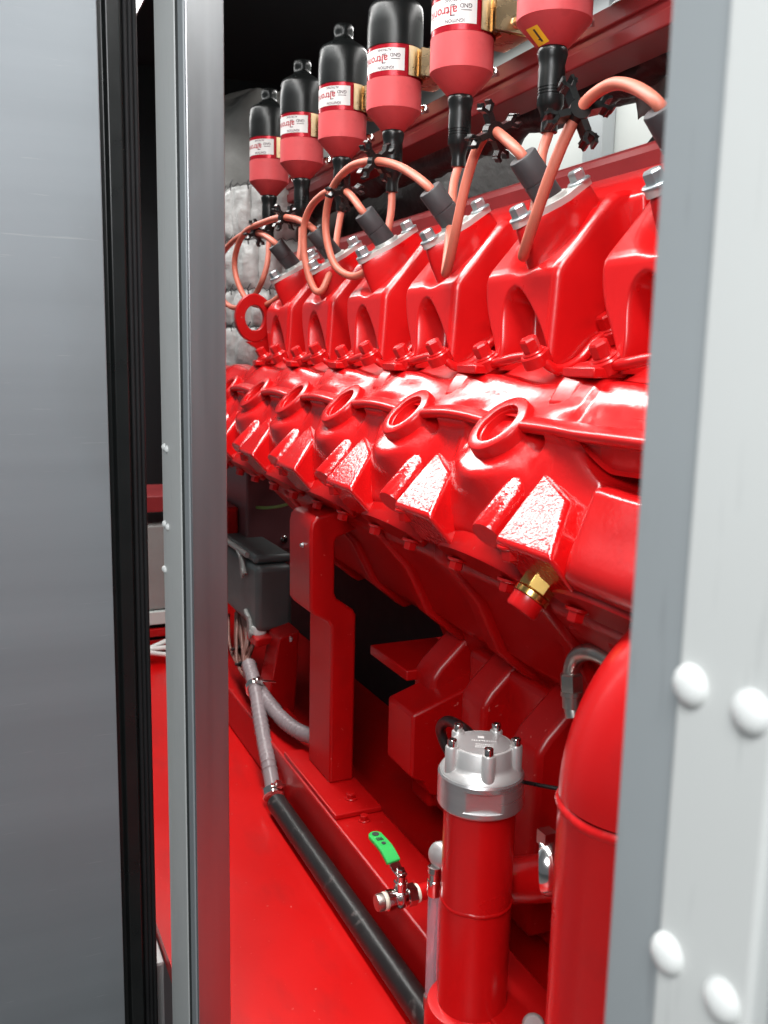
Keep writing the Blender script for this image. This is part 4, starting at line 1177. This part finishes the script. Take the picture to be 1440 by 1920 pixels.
hp = smooth_path([(0.3975, vy - 0.004, vz + 0.0270), (0.3975, vy + 0.010, vz + 0.0275), (0.3965, vy + 0.022, vz + 0.034), (0.3955, vy + 0.036, vz + 0.039), (0.3945, vy + 0.060, vz + 0.040)], 5)
for i in range(len(hp) - 1):
    pass
def lever(bm, pts, w, th, w_end=None):
    L_ = []
    for i, p in enumerate(pts):
        t = (pts[min(i + 1, len(pts) - 1)] - pts[max(0, i - 1)]).normalized(); s = Vector((1, 0, 0)); s = (s - t * s.dot(t)).normalized(); n = s.cross(t)
        ww = w
        L_.append([bm.verts.new(p + s * ww * a + n * th * b_) for a, b_ in ((-1, -1), (1, -1), (1, 1), (-1, 1))])
    for i in range(len(L_) - 1):
        for k in range(4): bm.faces.new([L_[i][k], L_[i][(k + 1) % 4], L_[i + 1][(k + 1) % 4], L_[i + 1][k]])
    bm.faces.new(L_[0][::-1]); bm.faces.new(L_[-1])
lever(bm, hp[:9], 0.0062, 0.0010); lv = finish(bm, 'lever', 'chrome', bv, smooth=30, bevel=0.0006)
bm = bmesh.new(); lever(bm, hp[8:], 0.0082, 0.0026)
lathe(bm, hp[-1] - Vector((0, 0, 0.0026)), (0, 0, 1), [(0.0082, 0), (0.0082, 0.0052)], 20)
gr = finish(bm, 'grip', 'green', bv, smooth=35, bevel=0.0012)
bm = bmesh.new(); lathe(bm, hp[-1] + Vector((0, 0.0005, 0.0027)), (0, 0, 1), [(0.0022, 0), (0.0040, 0), (0.0040, 0.0005), (0.0022, 0.0005)], 18); lathe(bm, hp[-5] + Vector((0, 0, 0.0030)), (0, 0, 1), [(0.0018, 0), (0.0026, 0), (0.0026, 0.0003), (0.0018, 0.0003)], 18)
for k in range(7): 
    c = hp[-3] + Vector((-0.004 + 0.0011 * k, -0.001 + 0.001 * (k % 2), 0.0030)); box(bm, (c.x, c.y - 0.003, c.z - 0.0006), (c.x + 0.0005, c.y + 0.003, c.z + 0.0002))
finish(bm, 'stamped_marks', 'groove', gr, smooth=0)
place(bv, (0.40, vy, vz - 0.012))

# sight glass left of the filter
sg = thing('sight_glass', 'clear sight tube with silver fittings against the left side of the filter', 'sight glass')
sx, sy = 0.402, 0.733
bm = bmesh.new(); lathe(bm, (sx, sy, 0), (0, 0, 1), [(0.0062, -0.640), (0.0062, -0.520)], 18); finish(bm, 'tube', 'tube_glass', sg, smooth=50)
bm = bmesh.new(); lathe(bm, (sx, sy, 0), (0, 0, 1), [(0.0068, -0.524), (0.0074, -0.523), (0.0074, -0.508), (0.0066, -0.507), (0.0066, -0.500), (0.0074, -0.499), (0.0070, -0.493), (0.0040, -0.492)], 18); finish(bm, 'upper_fitting', 'chrome', sg, smooth=35)
bm = bmesh.new(); lathe(bm, (sx + 0.006, sy, -0.482), (-0.8, -0.4, 0.25), [(0.004, -0.012), (0.008, -0.006), (0.0125, -0.004), (0.0130, 0.002), (0.0110, 0.006), (0.0070, 0.008), (0.0005, 0.0085)], 24); finish(bm, 'knob', 'alu_cast', sg, smooth=40)
bm = bmesh.new(); lathe(bm, (sx, sy, 0), (0, 0, 1), [(0.0078, -0.668), (0.0078, -0.636), (0.0066, -0.635)], 18); finish(bm, 'lower_fitting', 'steel_tube', sg, smooth=35)
place(sg, (sx, sy, -0.668))

# brass test plug with a red cap under the block
bp_ = thing('brass_plug', 'brass hex fitting with a shiny red cap under the block corner', 'fitting')
b0 = at(1024, 1078, x=0.432); b1 = at(972, 1152, x=0.408)
ax = (b1 - b0).normalized(); L = (b1 - b0).length
bm = bmesh.new(); tube(bm, [b0 - ax * 0.02, b0 + ax * L * 0.25], 0.0080, 14); finish(bm, 'neck', 'red_frame', bp_, smooth=40)
bm = bmesh.new(); lathe(bm, b0, ax, [(0.0120, L * 0.10), (0.0152, L * 0.13), (0.0152, L * 0.42), (0.0140, L * 0.44)], 6); lathe(bm, b0, ax, [(0.0140, L * 0.44), (0.0158, L * 0.45), (0.0158, L * 0.59), (0.0140, L * 0.60)], 28); finish(bm, 'hex_body', 'brass', bp_, smooth=25, bevel=0.0006)
bm = bmesh.new(); lathe(bm, b0, ax, [(0.0130, L * 0.60), (0.0148, L * 0.61), (0.0146, L * 0.88), (0.0130, L * 0.93), (0.0004, L * 0.94)], 28); finish(bm, 'cap', 'red', bp_, smooth=40)
place(bp_, b0)
bm = bmesh.new(); p = at(1046, 1075, x=0.448); obox(bm, p, ((0.6, -0.6, 0.5), (0.5, 0.8, 0), (0, 0, 1)), (0.010, 0.009, 0.012)); tag(finish(bm, 'brass_stub', 'brass', smooth=20, bevel=0.002), 'dim square brass stub beside the brass fitting', 'fitting')
# steel elbow pipe with a union nut
se = thing('steel_elbow', 'bent zinc steel tube with a union nut beside the thick red pipe', 'pipe')
bm = bmesh.new(); tube(bm, smooth_path([at(1175, 1262, x=.51), at(1140, 1236, x=.505), at(1108, 1223, x=.50), at(1083, 1230, x=.50), at(1072, 1255, x=.50), at(1069, 1300, x=.50), at(1076, 1345, x=.50)], 8), 0.0080, 16); finish(bm, 'tube', 'steel_tube', se, smooth=50)
n0 = at(1071, 1262, x=.50); n1 = at(1073, 1330, x=.50)
bm = bmesh.new(); d = (n1 - n0).normalized(); L = (n1 - n0).length; lathe(bm, n0, d, [(0.0095, 0), (0.0112, L * 0.05), (0.0112, L * 0.45), (0.0105, L * 0.5)], 6); lathe(bm, n0, d, [(0.0105, L * 0.5), (0.0105, L * 0.62), (0.0092, L * 0.64), (0.0092, L * 0.95)], 18); finish(bm, 'union_nut', 'steel_tube', se, smooth=25)
place(se, n1)
# black oil hose behind the filter cap and the thin black line to the pipe
bm = bmesh.new(); tube(bm, smooth_path([at(848, 1420, x=.50), at(834, 1395, x=.495), at(826, 1366, x=.49), at(838, 1352, x=.485), at(860, 1360, x=.48), at(884, 1380, x=.475), at(900, 1400, x=.47)], 8), 0.0062, 12)
tag(finish(bm, 'oil_hose', 'black_hose', smooth=60), 'short glossy black hose curling behind the filter cap', 'hose')
bm = bmesh.new(); tube(bm, smooth_path([at(960, 1462, x=.455), at(990, 1468, x=.455), at(1020, 1474, x=.455), at(1056, 1480, x=.455)], 6), 0.0020, 8)
tag(finish(bm, 'thin_line', 'black_rubber', smooth=60), 'thin black line from the filter cap to the thick red pipe', 'line')
for px, py in ((1170, 1190), (1095, 1160)):
    p = at(px, py, x=0.50); bm = bmesh.new(); hex_bolt(bm, p, (-0.6, -0.2, -0.7), 0.009, 0.012)
    tag(finish(bm, 'sump_bolt', 'red_frame', smooth=30), 'dark red bolt head above the bent steel tube' if px > 1150 else 'dark red bolt head right of the brass fitting', 'bolt')

# ------------------------------------------------------------------ seen through the gap by the open leaf
GY = 2.05
zq = lambda py: at(305, py, y=GY).z
bm = bmesh.new(); box(bm, (0.335, GY, zq(1142)), (0.50, GY + 0.2, zq(985))); tag(finish(bm, 'grey_cabinet', 'jbox_light', smooth=0, bevel=0.003), 'grey cabinet glimpsed through the gap beside the open leaf', 'cabinet')
bm = bmesh.new(); box(bm, (0.335, GY, zq(960)), (0.50, GY + 0.2, zq(930))); tag(finish(bm, 'red_crossbar', 'dark_red', smooth=0, bevel=0.002), 'dark red crossbar above the grey cabinet in the gap', 'bar')
bm = bmesh.new(); box(bm, (0.335, GY - 0.01, zq(1168)), (0.50, GY + 0.05, zq(1144))); tag(finish(bm, 'light_bar', 'panel_grey', smooth=0, bevel=0.002), 'pale flat bar under the grey cabinet in the gap', 'bar')
bm = bmesh.new(); box(bm, (0.335, GY + 0.004, FLOOR), (0.50, GY + 0.03, zq(1170))); tag(finish(bm, 'dark_plinth', 'black_matt', smooth=0), 'black plinth under the pale bar in the gap', 'plinth')
bm = bmesh.new(); box(bm, (0.335, GY - 0.012, zq(1190)), (0.50, GY + 0.003, zq(1176))); box(bm, (0.335, GY - 0.004, zq(1215)), (0.50, GY + 0.003, zq(1198))); tag(finish(bm, 'red_channel', 'red_frame', smooth=0, bevel=0.0015), 'red steel channel under the pale bar in the gap', 'channel')
for i, (a, b_) in enumerate((((280, 1216), (332, 1193)), ((280, 1217), (335, 1212)), ((280, 1224), (335, 1230)))):
    bm = bmesh.new(); tube(bm, [at(*a, y=2.01 - 0.012 * i), at(*b_, y=2.01 - 0.012 * i)], 0.0055, 10)
    tag(finish(bm, 'white_cable', 'white_cable', smooth=60), ('topmost slanting white cable in the gap above the red floor', 'middle white cable in the gap above the red floor', 'lowest white cable in the gap, nearest the red floor')[i], 'cable', 'white cables in the gap')
# small silver cap at the very bottom beside the filter foot
bm = bmesh.new(); p = at(1000, 1922, x=0.452); lathe(bm, p, (-0.5, -0.8, 0.35), [(0.0095, -0.004), (0.0105, -0.001), (0.0105, 0.003), (0.009, 0.0048), (0.0005, 0.005)], 24)
tag(finish(bm, 'round_sensor', 'alu_cast', smooth=40), 'round silver sensor face at the bottom edge beside the filter foot', 'sensor')
